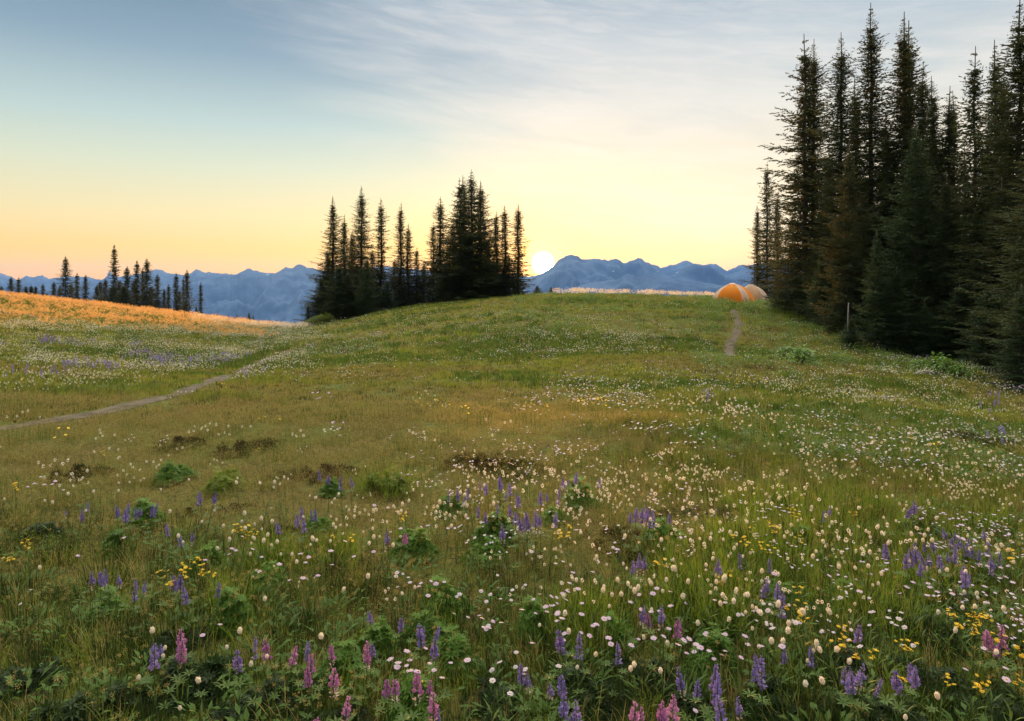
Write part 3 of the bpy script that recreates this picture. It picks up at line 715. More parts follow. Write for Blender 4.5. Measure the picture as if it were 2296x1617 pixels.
for x, y, me, sc, lb in [(2108, 842, S1, 1.0, 'leafy green shrub over the grey log'), (2062, 832, S1, .6, 'small pale green shrub left of the grey log'), (2150, 850, S1, .7, 'leafy shrub right of the grey log'),
                         (1797, 815, S1, .8, 'yellow green broad leaved plant on the right slope'), (1765, 800, S1, .6, 'small broad leaved plant high on the right slope')]:
    o = link('shrub', me, loc=at(x, y)); o.scale = (sc,) * 3; o.rotation_euler = (0, 0, x); tag(o, lb, 'shrub')
o = link('shrub', S2, loc=on(724, 54.6)); o.scale = (1.45, 1.1, 1.05); tag(o, 'rounded green bush at the left end of the central firs', 'shrub')
o = link('shrub', S2, loc=on(698, 54)); o.scale = (.9, .9, .8); tag(o, 'smaller green bush at the hill edge above the saddle', 'shrub')

# ------------------------------------------------------------------ tents
def tent(loc, rot, W, D, H, mats, label, stripe):
    r = bpy.data.objects.new('dome_tent', None); col.objects.link(r); r.location = loc; r.rotation_euler = (0, 0, rot)
    tag(r, label, 'tent')
    def surf(a, s, off=0.0):
        """a: angle round the tent, s: 0 at the ground .. 1 at the top"""
        c, sn = math.cos(a), math.sin(a)
        e = (abs(c) ** 3.2 + abs(sn) ** 3.2) ** (-1 / 3.2)
        pole = abs(math.cos(2 * (a - math.pi / 4))) ** .7            # cloth is tight over the poles, slack between
        sag = (1 - pole) * 0.12 * math.sin(s * math.pi)
        ph = s * math.pi / 2
        rr = math.cos(ph) ** 1.2 - sag + off
        return (W / 2 * e * c * rr, D / 2 * e * sn * rr, H * math.sin(ph) ** 1.05 + off * H)
    G = Geo(); na, ns = 96, 24
    V = [surf(i * 2 * math.pi / na, j / ns) for j in range(ns) for i in range(na)] + [(0, 0, H)]
    Qs = []; mi = []
    for j in range(ns - 1):
        for i in range(na):
            Qs.append([j * na + i, j * na + (i + 1) % na, (j + 1) * na + (i + 1) % na, (j + 1) * na + i])
            a = ((i + .5) * 360 / na) % 90
            mi.append(1 if abs(a - 45) < 9.5 else 0)
    T = [[(ns - 1) * na + i, (ns - 1) * na + (i + 1) % na, ns * na] for i in range(na)]
    me = mesh_np('canopy', V, Qs, T, [mats[0], mats[1]], True, mi + [0] * na)
    link('canopy', me, r)
    for k in range(4):                                          # four pole arms from the corners to the crown
        G = Geo(); a = math.pi / 4 + k * math.pi / 2
        G.tube([surf(a, s, 0.012) for s in np.linspace(0, 1, 16)], 0.012, 6); link('pole', G.mesh('pole', [mats[3]], True), r)
    G = Geo()                                                   # door: arched panel with a zip line on the front
    L = []; Rr = []
    for s in np.linspace(0.02, 0.8, 14):
        wd = 0.5 * math.cos(s / 0.8 * math.pi / 2) ** 0.6
        L.append(surf(math.pi - wd, s, 0.012)); Rr.append(surf(math.pi + wd, s, 0.012))
    V = L + Rr; Qs = [[i, i + 1, 14 + i + 1, 14 + i] for i in range(13)]
    G.add(V, Qs); d = link('door', G.mesh('door', [mats[2]], True), r)
    G = Geo(); G.tube([surf(math.pi, s, 0.02) for s in np.linspace(.02, .78, 12)], 0.007, 5); link('zip', G.mesh('zip', [mats[3]]), d)
    G = Geo()                                                   # vent hood at the top
    an = np.linspace(math.pi - .8, math.pi + .8, 12)
    V = [surf(a, .80, .02) for a in an] + [surf(a, .94, .05) for a in an]
    G.add(V, [[i, i + 1, 13 + i, 12 + i] for i in range(11)]); link('vent_hood', G.mesh('vent_hood', [mats[1]], True), r)
    for k in range(4):
        G = Geo(); a = math.pi / 4 + k * math.pi / 2; p0 = np.array(surf(a, .45, .01)); p1 = np.array(surf(a, 0)) * 1.3; p1[2] = 0
        G.tube([p0, p1], 0.004, 4); G.tube([p1 + [0, 0, -.05], p1 + [0, 0, .08]], 0.008, 5); link('guy_line', G.mesh('guy_line', [mats[3]]), r)
    return r
cloth_o = mat('orange_tent_cloth', (0.86, 0.36, 0.03), (0.90, 0.44, 0.05), 3, 0.6, 0.62, 0, (1.0, 0.42, 0.05))
cloth_y = mat('amber_tent_cloth', (0.90, 0.50, 0.06), (0.86, 0.42, 0.04), 3, 0.6, 0.62, 0, (1.0, 0.5, 0.08))
cloth_w = mat('cream_tent_cloth', (0.82, 0.72, 0.66), (0.84, 0.76, 0.70), 3, 0.65, 0.5, 0)
cloth_b = mat('beige_tent_cloth', (0.62, 0.42, 0.28), (0.66, 0.47, 0.33), 3, 0.65, 0.4, 0)
polem = mat('tent_pole', (0.55, 0.45, 0.38), (0.6, 0.5, 0.42), 3, 0.4, 0, 0)
p = on(1643, 45.0); tent(p - np.array([0, 0, .02]), math.radians(60), 2.45, 2.6, 1.08 - (p[2] - 0.64), [cloth_o, cloth_w, cloth_y, polem], 'orange dome tent with pale stripes on the grassy crest', True)
p = on(1684, 48.2); tent(p - np.array([0, 0, .02]), math.radians(-18), 2.4, 2.1, 1.02 - (p[2] - 0.64), [cloth_b, cloth_w, cloth_w, polem], 'beige dome tent half hidden behind the orange one', False)

# ------------------------------------------------------------------ flowers: one thing each
stemm = mat('flower_stem', (0.05, 0.10, 0.018), (0.09, 0.15, 0.03), 5, 0.6, 0.2, 0.4, (0.3, 0.35, 0.05))
cream = mat('bistort_petals', (0.78, 0.74, 0.62), (0.86, 0.84, 0.78), 30, 0.7, 0.4, 0.5, (0.95, 0.80, 0.6), space='object')
lilac = mat('aster_petals', (0.58, 0.42, 0.66), (0.72, 0.60, 0.78), 30, 0.6, 0.4, 0.6, space='object')
whitep = mat('white_aster_petals', (0.58, 0.52, 0.66), (0.70, 0.66, 0.74), 30, 0.6, 0.4, 0.6, space='object')
yell = mat('yellow_petals', (0.85, 0.52, 0.02), (0.90, 0.64, 0.04), 30, 0.6, 0.35, 0.4, space='object')
lupv = mat('violet_lupine_petals', (0.24, 0.16, 0.48), (0.42, 0.34, 0.66), 60, 0.6, 0.35, 0.5, space='object')
lupp = mat('pink_lupine_petals', (0.42, 0.14, 0.42), (0.62, 0.34, 0.56), 60, 0.6, 0.35, 0.5, space='object')
lupw = mat('faded_lupine_petals', (0.62, 0.50, 0.42), (0.55, 0.40, 0.42), 60, 0.7, 0.3, 0.5, space='object')
def stem_mesh(H, rad, seed, leaves=3, bend=0.03):
    q = np.random.default_rng(seed); G = Geo(); s = np.linspace(0, 1, 6); bx, by = q.normal(size=2) * bend
    pts = np.stack([bx * s * s, by * s * s, H * s - .02 * (1 - s)], -1); G.tube(pts, rad * (1 - .3 * s), 4, 0, False)
    for k in range(leaves):
        z = q.uniform(.08, .5) * H; a = q.uniform(0, 6.28)
        leaf(G, np.array([bx * (z / H) ** 2, by * (z / H) ** 2, z]), np.array([math.cos(a), math.sin(a), 1.1]), np.array([-math.cos(a), -math.sin(a), .6]), .07, .009)
    return G, np.array([bx, by, H])
def quads_facing(G, C, N, size, seed, m=0, asp=1.6):
    """small petals: one diamond at each centre, lying along the outward direction N"""
    q = np.random.default_rng(seed); n = len(C); s = np.cross(N, q.normal(size=(n, 3))); s /= np.linalg.norm(s, axis=1)[:, None] + 1e-9
    size = np.broadcast_to(size, (n,))[:, None]
    V = np.stack([C, C + N * size * .55 + s * size / asp / 2, C + N * size, C + N * size * .55 - s * size / asp / 2], 1).reshape(-1, 3)
    G.add(V, np.arange(n * 4).reshape(-1, 4), m=m)
def bistort_head(G, top, w_, h_, seed, m=0, n=110):
    q = np.random.default_rng(seed); u = q.uniform(-.95, 1, n); a = q.uniform(0, 6.28, n); c = np.sqrt(1 - u * u)
    N = np.stack([c * np.cos(a), c * np.sin(a), u], -1)
    C = N * [w_ / 2 * .55, w_ / 2 * .55, h_ / 2 * .8] + top + [0, 0, h_ * .4]
    quads_facing(G, C, N * .8 + [0, 0, .35], h_ * .2, seed + 1, m, 1.3)
    u = np.linspace(-1, 1, 6); a = np.arange(8) * math.pi / 4
    V = [top + np.array([math.sqrt(1 - k * k) * math.cos(b) * w_ * .36, math.sqrt(1 - k * k) * math.sin(b) * w_ * .36, h_ * .4 + k * h_ * .42]) for k in u for b in a]
    G.add(V, [[j * 8 + i, j * 8 + (i + 1) % 8, j * 8 + 8 + (i + 1) % 8, j * 8 + 8 + i] for j in range(5) for i in range(8)], m=m)
def aster_head(G, top, r, seed, mp=0, mc=1, n=18):
    q = np.random.default_rng(seed); t_ = q.normal(size=2) * .25; ax = np.array([t_[0], t_[1] - .12, 1.0]); ax /= np.linalg.norm(ax)
    x = np.cross(ax, [0, 1, 0]); x /= np.linalg.norm(x); y = np.cross(ax, x)
    for k in range(n):
        b = k * 2 * math.pi / n; d = x * math.cos(b) + y * math.sin(b); s = np.cross(d, ax) * r * .14
        p0 = top + d * r * .2; e = d * r * q.uniform(.85, 1.05) - ax * r * q.uniform(-.02, .2)
        G.add([p0 - s * .5, p0 + s * .5, top + e * .8 + s, top + e, top + e * .8 - s], [[0, 1, 2, 4]], [[2, 3, 4]], mp)
    a = np.arange(8) * math.pi / 4
    ring = top + (np.cos(a)[:, None] * x + np.sin(a)[:, None] * y) * r * .27
    V = np.concatenate([ring, [top + ax * r * .16, top - ax * r * .3]])
    G.add(V, T=[[k, (k + 1) % 8, 8] for k in range(8)] + [[(k + 1) % 8, k, 9] for k in range(8)], m=mc)
def lupine_head(G, top, L, r, seed, m=0, mf=1, fade=0.0):
    q = np.random.default_rng(seed); n = 84; s = np.sort(q.random(n)) ** .9; a = np.arange(n) * 2.4 + q.uniform(-.3, .3, n)
    s = np.round(s * 9) / 9 + q.normal(size=n) * .018                       # blossoms sit in rings with gaps between
    rr = r * (1.0 - .6 * np.clip(s, 0, 1) ** 2.2) * (.6 + .6 * q.random(n)); e = .25 + .5 * s; a = a + q.normal(size=n)
    N = np.stack([np.cos(a) * np.cos(e), np.sin(a) * np.cos(e), np.sin(e)], -1)
    C = np.stack([np.cos(a) * rr * .3, np.sin(a) * rr * .3, (s - 1) * L], -1) + top
    k = s > fade
    quads_facing(G, C[k], N[k], rr[k], seed + 2, m, 1.15); quads_facing(G, C[k] + N[k] * .001, N[k], rr[k] * .85, seed + 3, m, 1.4)
    if fade: quads_facing(G, C[~k], N[~k], rr[~k] * .7, seed + 5, mf, 1.8)
    G.tube([top - [0, 0, L], top + [0, 0, .004]], [.002, .001], 4, 2, False)
# kinds: list of variants, each (stem mesh, head mesh, height)
KIND = {'bistort': [], 'aster': [], 'waster': [], 'lupine': [], 'plupine': [], 'yellow': []}
for i in range(5):
    G, tp = stem_mesh(.27, .0014, 100 + i); S = G.mesh('stem', [stemm]); G = Geo(); bistort_head(G, tp, .019, .026 if i % 2 else .022, i)
    KIND['bistort'].append((S, G.mesh('flower_head', [cream]), .285))
for i in range(4):
    G, tp = stem_mesh(.27, .0013, 110 + i, 5); S = G.mesh('stem', [stemm]); G = Geo(); aster_head(G, tp, .0135, 30 + i); KIND['aster'].append((S, G.mesh('flower_head', [lilac, yell]), .27))
    G = Geo(); aster_head(G, tp, .0125, 40 + i); KIND['waster'].append((S, G.mesh('flower_head', [whitep, yell]), .27))
for i in range(4):
    G, tp = stem_mesh(.34, .0022, 120 + i, 2, .02)
    for z in (.1, .17, .22):
        a = i + z * 40; p_ = np.array([math.cos(a) * .05, math.sin(a) * .05, z])
        for j in range(7): leaf(G, p_, np.array([math.cos(j * .9), math.sin(j * .9), .4]), np.array([0, 0, 1.0]), .035, .009)
    S = G.mesh('stem', [stemm]); G = Geo(); lupine_head(G, tp, .085 + .012 * i, .0165, 50 + i, fade=(.3 if i == 2 else 0)); KIND['lupine'].append((S, G.mesh('blossom_spike', [lupv, lupw, stemm]), .29))
    G = Geo(); lupine_head(G, tp, .095, .018, 60 + i, fade=(.25 if i % 2 else 0)); KIND['plupine'].append((S, G.mesh('blossom_spike', [lupp, lupw, stemm]), .29))
for i in range(3):
    G, tp = stem_mesh(.30, .0016, 130 + i, 5); q = np.random.default_rng(i); G2 = Geo()
    for k in range(5):
        e = tp + np.array([q.normal() * .014, q.normal() * .014, q.uniform(-.03, .012)]); G.tube([tp - [0, 0, .05], e], .0008, 3, 0, False); aster_head(G2, e, .0105, 70 + i * 9 + k, 0, 0, 9)
    KIND['yellow'].append((G.mesh('stem', [stemm]), G2.mesh('flower_head', [yell]), .30))

def P5(s): return [(a * .3518, b * .3518 + 1048) for a, b in s]
def P6(s): return [(a * .3518 + 762, b * .3518 + 1048) for a, b in s]
def P7(s): return [(a * .3519 + 1525, b * .3519 + 1048) for a, b in s]
def pr(t): v = [int(q) for q in t.replace(';', ' ').replace(',', ' ').split()]; return list(zip(v[::2], v[1::2]))
BI = P5(pr('''25,205 45,240 250,207 312,215 437,173 563,157 757,153 570,273 592,22 1043,245 1270,50 1132,88 237,608 1350,285 1487,305 1565,315 1545,355 1577,345 1443,375 1602,372 1655,365 1635,410 1208,357
1218,430 1245,440 1358,432 1370,462 1450,430 1560,440 1580,420 1665,440 1700,460 1735,440 1805,445 1805,475 1650,555 1755,548 1855,550 1967,575 1605,810 2108,800 2133,1015 998,1055 918,1137 980,1230 1437,1170
1422,1075 1475,1220 1333,1263 1632,1203 915,1348 1267,1478 2015,430 2055,425 2000,455 2045,460 2020,487 1928,282 2118,313 2145,345 2120,345 2145,225 2000,175 2010,200 2055,198 1985,190 1545,62 1575,60 1637,75
1680,92 1717,75 1805,70 1830,60 1780,115 1815,118''')) + P6(pr('''40,180 30,170 38,248 55,290 185,292 268,360 120,400 145,398 8,380 208,430 268,437 183,493 300,487 90,655 355,265 405,248 427,168 460,157 430,205
465,200 475,245 482,235 415,293 595,260 625,258 610,262 685,290 745,293 760,295 745,220 765,185 810,188 845,175 853,180 533,150 665,150 690,175 895,213 812,270 658,353 1005,870 1183,962 1290,920 475,777 535,712
1513,627 1405,690 1385,725 1503,715 1533,795 1587,775 1637,725 1645,720 1660,760 1732,757 1765,713 1812,758 1822,815 1795,645 1838,605 1922,645 1935,708 1997,740 2040,690 2065,650 2095,640 2068,600 2045,740
2067,738 1735,513 1728,570 1533,430 1448,277 1522,280 1477,268 1750,413 1918,405 1638,888 2020,905 1605,1175 1397,1218 1982,1225 1922,1307 2083,1288 2105,1060 1927,1040 1407,1003 2080,370 1927,305 997,50 1075,75
1200,65 1130,100 1170,90 1210,103 1230,97 958,65 895,95 825,85''')) + P7(pr('''17,693 70,625 102,582 195,620 265,600 362,622 355,568 270,712 182,725 218,755 123,775 103,797 214,807 332,778 372,757 398,765 472,830
468,883 512,873 397,893 407,918 205,893 127,953 690,885 820,857 820,910 918,880 900,897 950,928 568,692 495,560 135,677 328,732 502,995 470,1025 565,1112 712,1103 770,1118 852,1112 937,1105 943,1120 715,1013
790,990 790,1020 810,1250 995,1222 1058,1237 1020,1422 897,1442 1487,1583 1597,1432 2075,1187 1565,983 1670,900 1742,857 1772,795 1805,812 1745,775 2018,862 2000,897 2047,893 1290,745 1277,632 1257,663 1315,615
1188,620 1365,537 1440,590 1433,430 1388,473 1303,380 1242,403 1297,415 1290,455 998,425 947,473 970,497 1067,545 1095,520 1190,513 933,587 797,328 838,260 1688,632 1635,637 1605,665 1852,695 2122,592 2048,543
2040,515 2148,540 1497,403 1568,403 1523,470 1637,463 1670,460 1555,280 1465,315 1375,343 1540,343 350,435 137,323 270,307 468,333 518,315 182,458 140,485 335,472 360,475 375,472 690,495 680,422 712,375 650,390
637,470 868,495 2015,467 1845,355 1910,452 1785,320 740,333 865,325 890,405 1055,260 1090,258 1060,300 1130,258 1520,160 1335,175 1380,190 1295,270'''))
AS = P5(pr('''262,63 305,68 328,82 350,93 280,115 310,108 420,67 237,102 175,128 367,148 822,428 478,577 1228,1082 1457,1015 1765,640 2005,605 1930,550 1510,490 1500,545 1530,525 1575,525 1580,560 1480,455
1390,568 1765,250 2120,655 2010,695 1885,700''')) + P6(pr('''530,740 572,708 505,765 725,948 800,962 905,955 888,983 1005,948 442,1187 510,1185 545,1193 695,1243 553,1370 465,1250 535,1240 1290,815 1325,815
1345,825 1380,840 1395,850 1370,770 1485,765 1480,795 1395,885 1365,908 1420,912 1410,950 1420,970 1270,925 1545,890 1590,935 1665,975 1515,990 1530,1020 1500,1075 1330,1068 1610,1055 1640,1065 1570,980 1905,850
1985,1025 2055,1085 1935,1073 1375,640 1550,685 1850,540 500,330 610,395 135,537 25,470 195,238 495,385 1990,910 2150,825 1965,760''')) + P7(pr('''20,830 20,1090 105,1065 155,1075 150,1120 30,1200 50,1155 165,1210
230,1060 280,1050 400,1185 375,1145 450,1105 510,1155 300,820 285,855 630,1060 560,740 915,635 965,680 970,690 1100,690 1045,685 960,650 1070,765 1480,750 1530,740 1600,745 1640,765 1580,770 1535,835 2010,735
2050,700 2090,695 2130,690 2170,690 1935,1180 1935,1245 90,1550 1850,600 1885,595 1970,630 2040,640 2070,600 2110,635 500,660'''))
WA = P5(pr('93,808 140,870')) + P6(pr('''380,683 405,685 440,710 385,748 780,833 855,810 868,812 950,785 965,800 1045,790 942,1025 973,1042 947,1293 1010,1298 1090,1287 1215,1272 1055,1380 1330,590 1108,547 1075,675
840,430 850,457 777,477 1795,440 1748,462''')) + P7(pr('''575,885 650,870 665,895 625,880 465,937 530,937 365,930 405,970 630,995 600,1005 1163,830 1200,920 1240,945 1335,920 1400,962 1345,995 1235,1010 995,1035
1185,1105 1330,1095 1060,1110 1540,1157 1880,850 1910,855 1855,750 740,985 690,945 760,905'''))
LU = P5(pr('''587,735 710,715 750,725 868,775 1290,195 1405,195 470,285 495,330 820,290 870,300 945,290 1085,385 1205,450 1145,745 1250,780 980,1185 1615,1160 1930,1190 2050,55 1955,365 2015,315 1805,390''')) + P6(pr('''
232,935 215,1160 550,1060 485,1100 415,990 1185,1340 1395,1390 1430,1540 1445,1600 890,290 940,320 1000,275 1078,280 1125,315 1190,370 1245,350 1335,345 1070,430 1430,100 1500,75 1630,85 820,155 1015,120 890,120
1095,140 1140,180 1025,200 775,185 15,105 325,485 2005,285 1905,325 1945,330 2105,335 1845,660 2030,975 1850,920 1980,630 1770,1180 600,1560 1470,1150 1325,195 1995,340''')) + P7(pr('''165,590 385,610 470,750
60,1405 145,1395 218,1365 415,1590 525,1325 868,1200 1105,1095 1050,1320 1160,1330 1155,1380 1495,1325 1560,590 1580,610 1630,600 1710,480 1710,580 1760,500 1800,470 1855,530 1890,550 1955,490 1980,570 1500,520
1780,690 1810,720 1480,265 1370,275 970,295 620,810 560,1230'''))
PL = P5(pr('1140,1130 1185,1165 1780,1130 1785,1200 1985,1290 2000,1320 2130,1220 2035,1590')) + P6(pr('135,1230 300,1370 335,1400 490,1410 385,435 2100,1010 1850,1560 2075,1590 640,1590')) + P7(pr('1990,1110 2000,1150 2060,1120'))
YE = P5(pr('1130,610 1155,610 1230,580 1190,650 1248,660 1340,668 1375,660 1480,372 1512,375 1550,385 1540,412 195,460 143,477 100,562 115,118 2135,440')) + P6(pr('1990,565 2025,583 1320,390 1490,400 378,290 450,300')) + P7(pr('''
300,432 455,500 465,490 520,470 590,385 540,360 440,385 215,663 700,280 770,448 1110,290 750,770 700,835 820,935 780,925 1025,1035 940,1045 1000,1135 1445,1095 1195,1185 1635,1290 1795,1310 1438,1335 2075,1330
1850,925 1865,950 1885,920 1850,985 1870,990 1935,960 1720,930 2135,1130 2090,1130 2130,1150 1380,1080 1130,1140 2050,515''')) + [(597, 1000), (232, 1010)]
_r = random.Random(5)
def around(L, n, sx=26, sy=11):
    return [(x + _r.gauss(0, sx), y + _r.gauss(0, sy)) for x, y in (_r.choice(L) for _ in range(n))]
AS += around([q for q in AS if q[1] > 1100 and q[0] > 600], 60); WA += around(WA, 30)
LU += around(LU, 80, 20, 8); PL += around(PL, 10, 14, 7); YE += around(YE[:-2], 30, 12, 7)
def plant(kind, pts, name, text, cat, group, part='flower_head', smin=.85, smax=1.2):
    labs = rank_labels(pts, text)
    for (x, y), lb in zip(pts, labs):
        S, Hd, h0 = random.choice(KIND[kind]); s = random.uniform(smin, smax)
        b = at(x, y, h0 * s)
        if b[1] < 1.55: b = on(x, 1.75)
        r = bpy.data.objects.new(name, None); col.objects.link(r); r.empty_display_size = .05
        r.location = b; r.scale = (s, s, s); r.rotation_euler = (random.gauss(0, .11), random.gauss(0, .11), random.uniform(0, 6.28) if kind not in ('aster', 'waster') else random.uniform(-.8, .8))
        tag(r, lb, cat, group); link('stem', S, r); link(part, Hd, r)
plant('bistort', BI, 'bistort_flower', 'creamy oval bistort', 'bistort flower', 'white bistort flowers of the foreground', smin=.7, smax=1.12)
plant('aster', AS, 'aster_flower', 'lilac daisy', 'daisy', 'lilac daisies of the foreground', smin=.7, smax=1.1)
plant('waster', WA, 'aster_flower', 'whitish daisy', 'daisy', 'whitish daisies of the foreground', smin=.65, smax=1.05)
plant('lupine', LU, 'lupine_flower', 'violet lupine', 'lupine', 'violet lupine spikes', 'blossom_spike', .55, .98)
plant('plupine', PL, 'lupine_flower', 'magenta lupine', 'lupine', 'magenta lupine spikes', 'blossom_spike', .65, 1.0)
plant('yellow', YE, 'groundsel_flower', 'yellow groundsel', 'yellow flower', 'yellow groundsel flowers', 'flower_cluster', .7, 1.0)

# ------------------------------------------------------------------ ground cover nobody could count
def hidden_obj(me):
    return bpy.data.objects.new(me.name, me)          # only a shape for the scatter to draw, stands nowhere itself
def scatter(name, label, cat, meshes, P, rotz, scl, pick, tilt=None):
    n = len(P); me = bpy.data.meshes.new(name); me.vertices.add(n); me.vertices.foreach_set('co', np.asarray(P, np.float32).ravel())
    rot = np.zeros((n, 3), np.float32); rot[:, 2] = rotz
    if tilt is not None: rot[:, :2] = tilt
    scl = np.asarray(scl, np.float32)
    if scl.ndim == 1: scl = np.repeat(scl[:, None], 3, 1)
    for nm, ty, dat in (('rot', 'FLOAT_VECTOR', rot), ('scl', 'FLOAT_VECTOR', scl)):
        a = me.attributes.new(nm, ty, 'POINT'); a.data.foreach_set('vector', dat.ravel())
    a = me.attributes.new('pick', 'INT', 'POINT'); a.data.foreach_set('value', np.asarray(pick, np.int32))
    o = link(name, me); tag(o, label, cat, kind='stuff')
    ng = bpy.data.node_groups.new(name, 'GeometryNodeTree')
    ng.interface.new_socket('Geometry', in_out='INPUT', socket_type='NodeSocketGeometry'); ng.interface.new_socket('Geometry', in_out='OUTPUT', socket_type='NodeSocketGeometry')
    gi = ng.nodes.new('NodeGroupInput'); go = ng.nodes.new('NodeGroupOutput'); jn = ng.nodes.new('GeometryNodeJoinGeometry')
    def attr(nm, ty):
        x = ng.nodes.new('GeometryNodeInputNamedAttribute'); x.data_type = ty; x.inputs[0].default_value = nm
        return next(q for q in x.outputs if q.enabled and q.name == 'Attribute')
    ra, sa, pa = attr('rot', 'FLOAT_VECTOR'), attr('scl', 'FLOAT_VECTOR'), attr('pick', 'INT')
    for i, m_ in enumerate(meshes):
        oi = ng.nodes.new('GeometryNodeObjectInfo'); oi.inputs['Object'].default_value = hidden_obj(m_)
        cp = ng.nodes.new('FunctionNodeCompare'); cp.data_type = 'INT'; cp.operation = 'EQUAL'
        ins = [q for q in cp.inputs if q.enabled]; ng.links.new(pa, ins[0]); ins[1].default_value = i
        ip = ng.nodes.new('GeometryNodeInstanceOnPoints'); ng.links.new(gi.outputs[0], ip.inputs['Points']); ng.links.new(cp.outputs[0], ip.inputs['Selection'])
        ng.links.new(oi.outputs['Geometry'], ip.inputs['Instance']); ng.links.new(ra, ip.inputs['Rotation']); ng.links.new(sa, ip.inputs['Scale'])
        ng.links.new(ip.outputs[0], jn.inputs[0])
    ng.links.new(jn.outputs[0], go.inputs[0])
    md = o.modifiers.new('scatter', 'NODES'); md.node_group = ng
    return o
def tuft(seed, n, r, H, wd, m, lean=.45, seg=3):
    q = np.random.default_rng(seed); a = q.uniform(0, 6.28, n); rr = np.sqrt(q.random(n)) * r
    b = np.stack([np.cos(a) * rr, np.sin(a) * rr, -0.01 * np.ones(n)], -1)
    l = q.uniform(.5, 1.1, n) * H; la = a + q.normal(size=n) * .8; ln = np.abs(q.normal(size=n)) * lean
    d = np.stack([np.cos(la), np.sin(la), 0 * a], -1); fa = q.uniform(0, 3.14, n); sd = np.stack([np.cos(fa), np.sin(fa), 0 * a], -1)
    rows = []
    for s, k in zip((0, .4, .75), (1, .85, .5)):
        c = b + d * (l * ln * s * s)[:, None]; c[:, 2] += l * s * (1 - .25 * ln * s)
        rows += [c - sd * wd * k / 2, c + sd * wd * k / 2]
    c = b + d * (l * ln)[:, None]; c[:, 2] += l * (1 - .3 * ln); rows.append(c)
    V = np.stack(rows, 1).reshape(-1, 3); k = np.arange(n)[:, None] * 7
    Q = np.concatenate([k + [0, 1, 3, 2], k + [2, 3, 5, 4]]); T = k + [4, 5, 6]
    return V, Q, T
def tuft_mesh(seed, n, r, H, wd, m, lean=.45):
    V, Q, T = tuft(seed, n, r, H, wd, m, lean); mb = np.random.default_rng(seed).choice(4, n, p=[.5, .2, .14, .16])
    return mesh_np('tuft', V, Q, T, [m, gr_shade, gr_straw, gr_green if m is not gr_green else gr_dry], mi=np.concatenate([mb, mb, mb]))
gr_green = mat('green_grass', (0.085, 0.13, 0.012), (0.18, 0.23, 0.025), 1.3, 0.6, 0.4, 0.45, (0.35, 0.42, 0.04), third=(0.17, 0.17, 0.04))
gr_deep = mat('deep_green_grass', (0.045, 0.10, 0.012), (0.10, 0.17, 0.02), 1.3, 0.6, 0.35, 0.45, (0.2, 0.35, 0.04))
gr_dry = mat('dry_grass', (0.24, 0.17, 0.06), (0.20, 0.18, 0.045), 1.1, 0.7, 0.4, 0.5, (0.45, 0.28, 0.10), third=(0.25, 0.13, 0.06))
gr_straw = mat('straw_blades', (0.40, 0.32, 0.12), (0.30, 0.28, 0.08), 1.1, 0.7, 0.4, 0.5, (0.5, 0.35, 0.12))
gr_shade = mat('dark_blades', (0.03, 0.05, 0.01), (0.06, 0.075, 0.015), 1.1, 0.7, 0.2, 0.5)
gr_gold = mat('seeding_stalks', (0.42, 0.25, 0.10), (0.50, 0.34, 0.16), 2, 0.7, 0.5, 0.4, (0.8, 0.45, 0.15))
leafm = mat('herb_leaves', (0.04, 0.10, 0.015), (0.09, 0.17, 0.025), 1.5, 0.6, 0.35, 0.5, (0.3, 0.4, 0.04))
def grain(G, tops, size, m):
    q = np.random.default_rng(len(tops)); N = q.normal(size=(len(tops), 3)); N[:, 2] = np.abs(N[:, 2]); N /= np.linalg.norm(N, axis=1)[:, None]; quads_facing(G, np.asarray(tops), N, size, 3, m)
def dry_mesh(seed):                                         # fine brown grass with tiny seed grains
    V, Q, T = tuft(seed, 60, .13, .09, .0022, None, .5); G = Geo(); G.add(V, Q, T); q = np.random.default_rng(seed)
    tips = V[6::7]; tp = np.concatenate([tips + q.normal(size=tips.shape) * .008 for _ in range(3)]); grain(G, tp, .006, 1)
    mb = q.choice(4, 60, p=[.45, .15, .15, .25]); G.qi[0] = np.concatenate([mb, mb]); G.ti[0] = mb; return G.mesh('dry_tuft', [gr_dry, gr_straw, gr_shade, gr_green])
def herb(seed, n=26, r=.11, H=.09, ll=.05):
    q = np.random.default_rng(seed); G = Geo()
    for k in range(n):
        a = q.uniform(0, 6.28); rr = math.sqrt(q.random()) * r; p = np.array([math.cos(a) * rr, math.sin(a) * rr, q.uniform(.2, 1) * H])
        leaf(G, p, np.array([math.cos(a), math.sin(a), q.uniform(0, .9)]), np.array([0, 0, 1.0]), ll * q.uniform(.6, 1.3), ll * .35)
    return G.mesh('herb', [leafm])
GREEN = [tuft_mesh(i, 75, .13, .13, .0032, gr_green) for i in range(4)]
DEEP = [tuft_mesh(10 + i, 75, .13, .15, .0034, gr_deep) for i in range(3)]
DRY = [dry_mesh(20 + i) for i in range(4)]
gr_low = mat('shade_dark_grass', (0.012, 0.035, 0.006), (0.035, 0.07, 0.012), 1.3, 0.6, 0.25, 0.45, (0.1, 0.15, 0.02))  # foreground shade painted in as a darker copy of the grass
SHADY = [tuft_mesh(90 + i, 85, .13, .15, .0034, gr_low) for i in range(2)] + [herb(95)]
gr_fresh = mat('fresh_grass', (0.10, 0.19, 0.018), (0.20, 0.31, 0.035), 1.3, 0.55, 0.45, 0.4, (0.4, 0.5, 0.05))
TALL = [tuft_mesh(30 + i, 40, .09, .27, .0042, gr_fresh, .35) for i in range(3)]
HERB = [herb(40 + i) for i in range(3)]
def far_tuft(seed, m, H=.13, n=45, wd=.011): return tuft_mesh(seed, n, .26, H, wd, m)
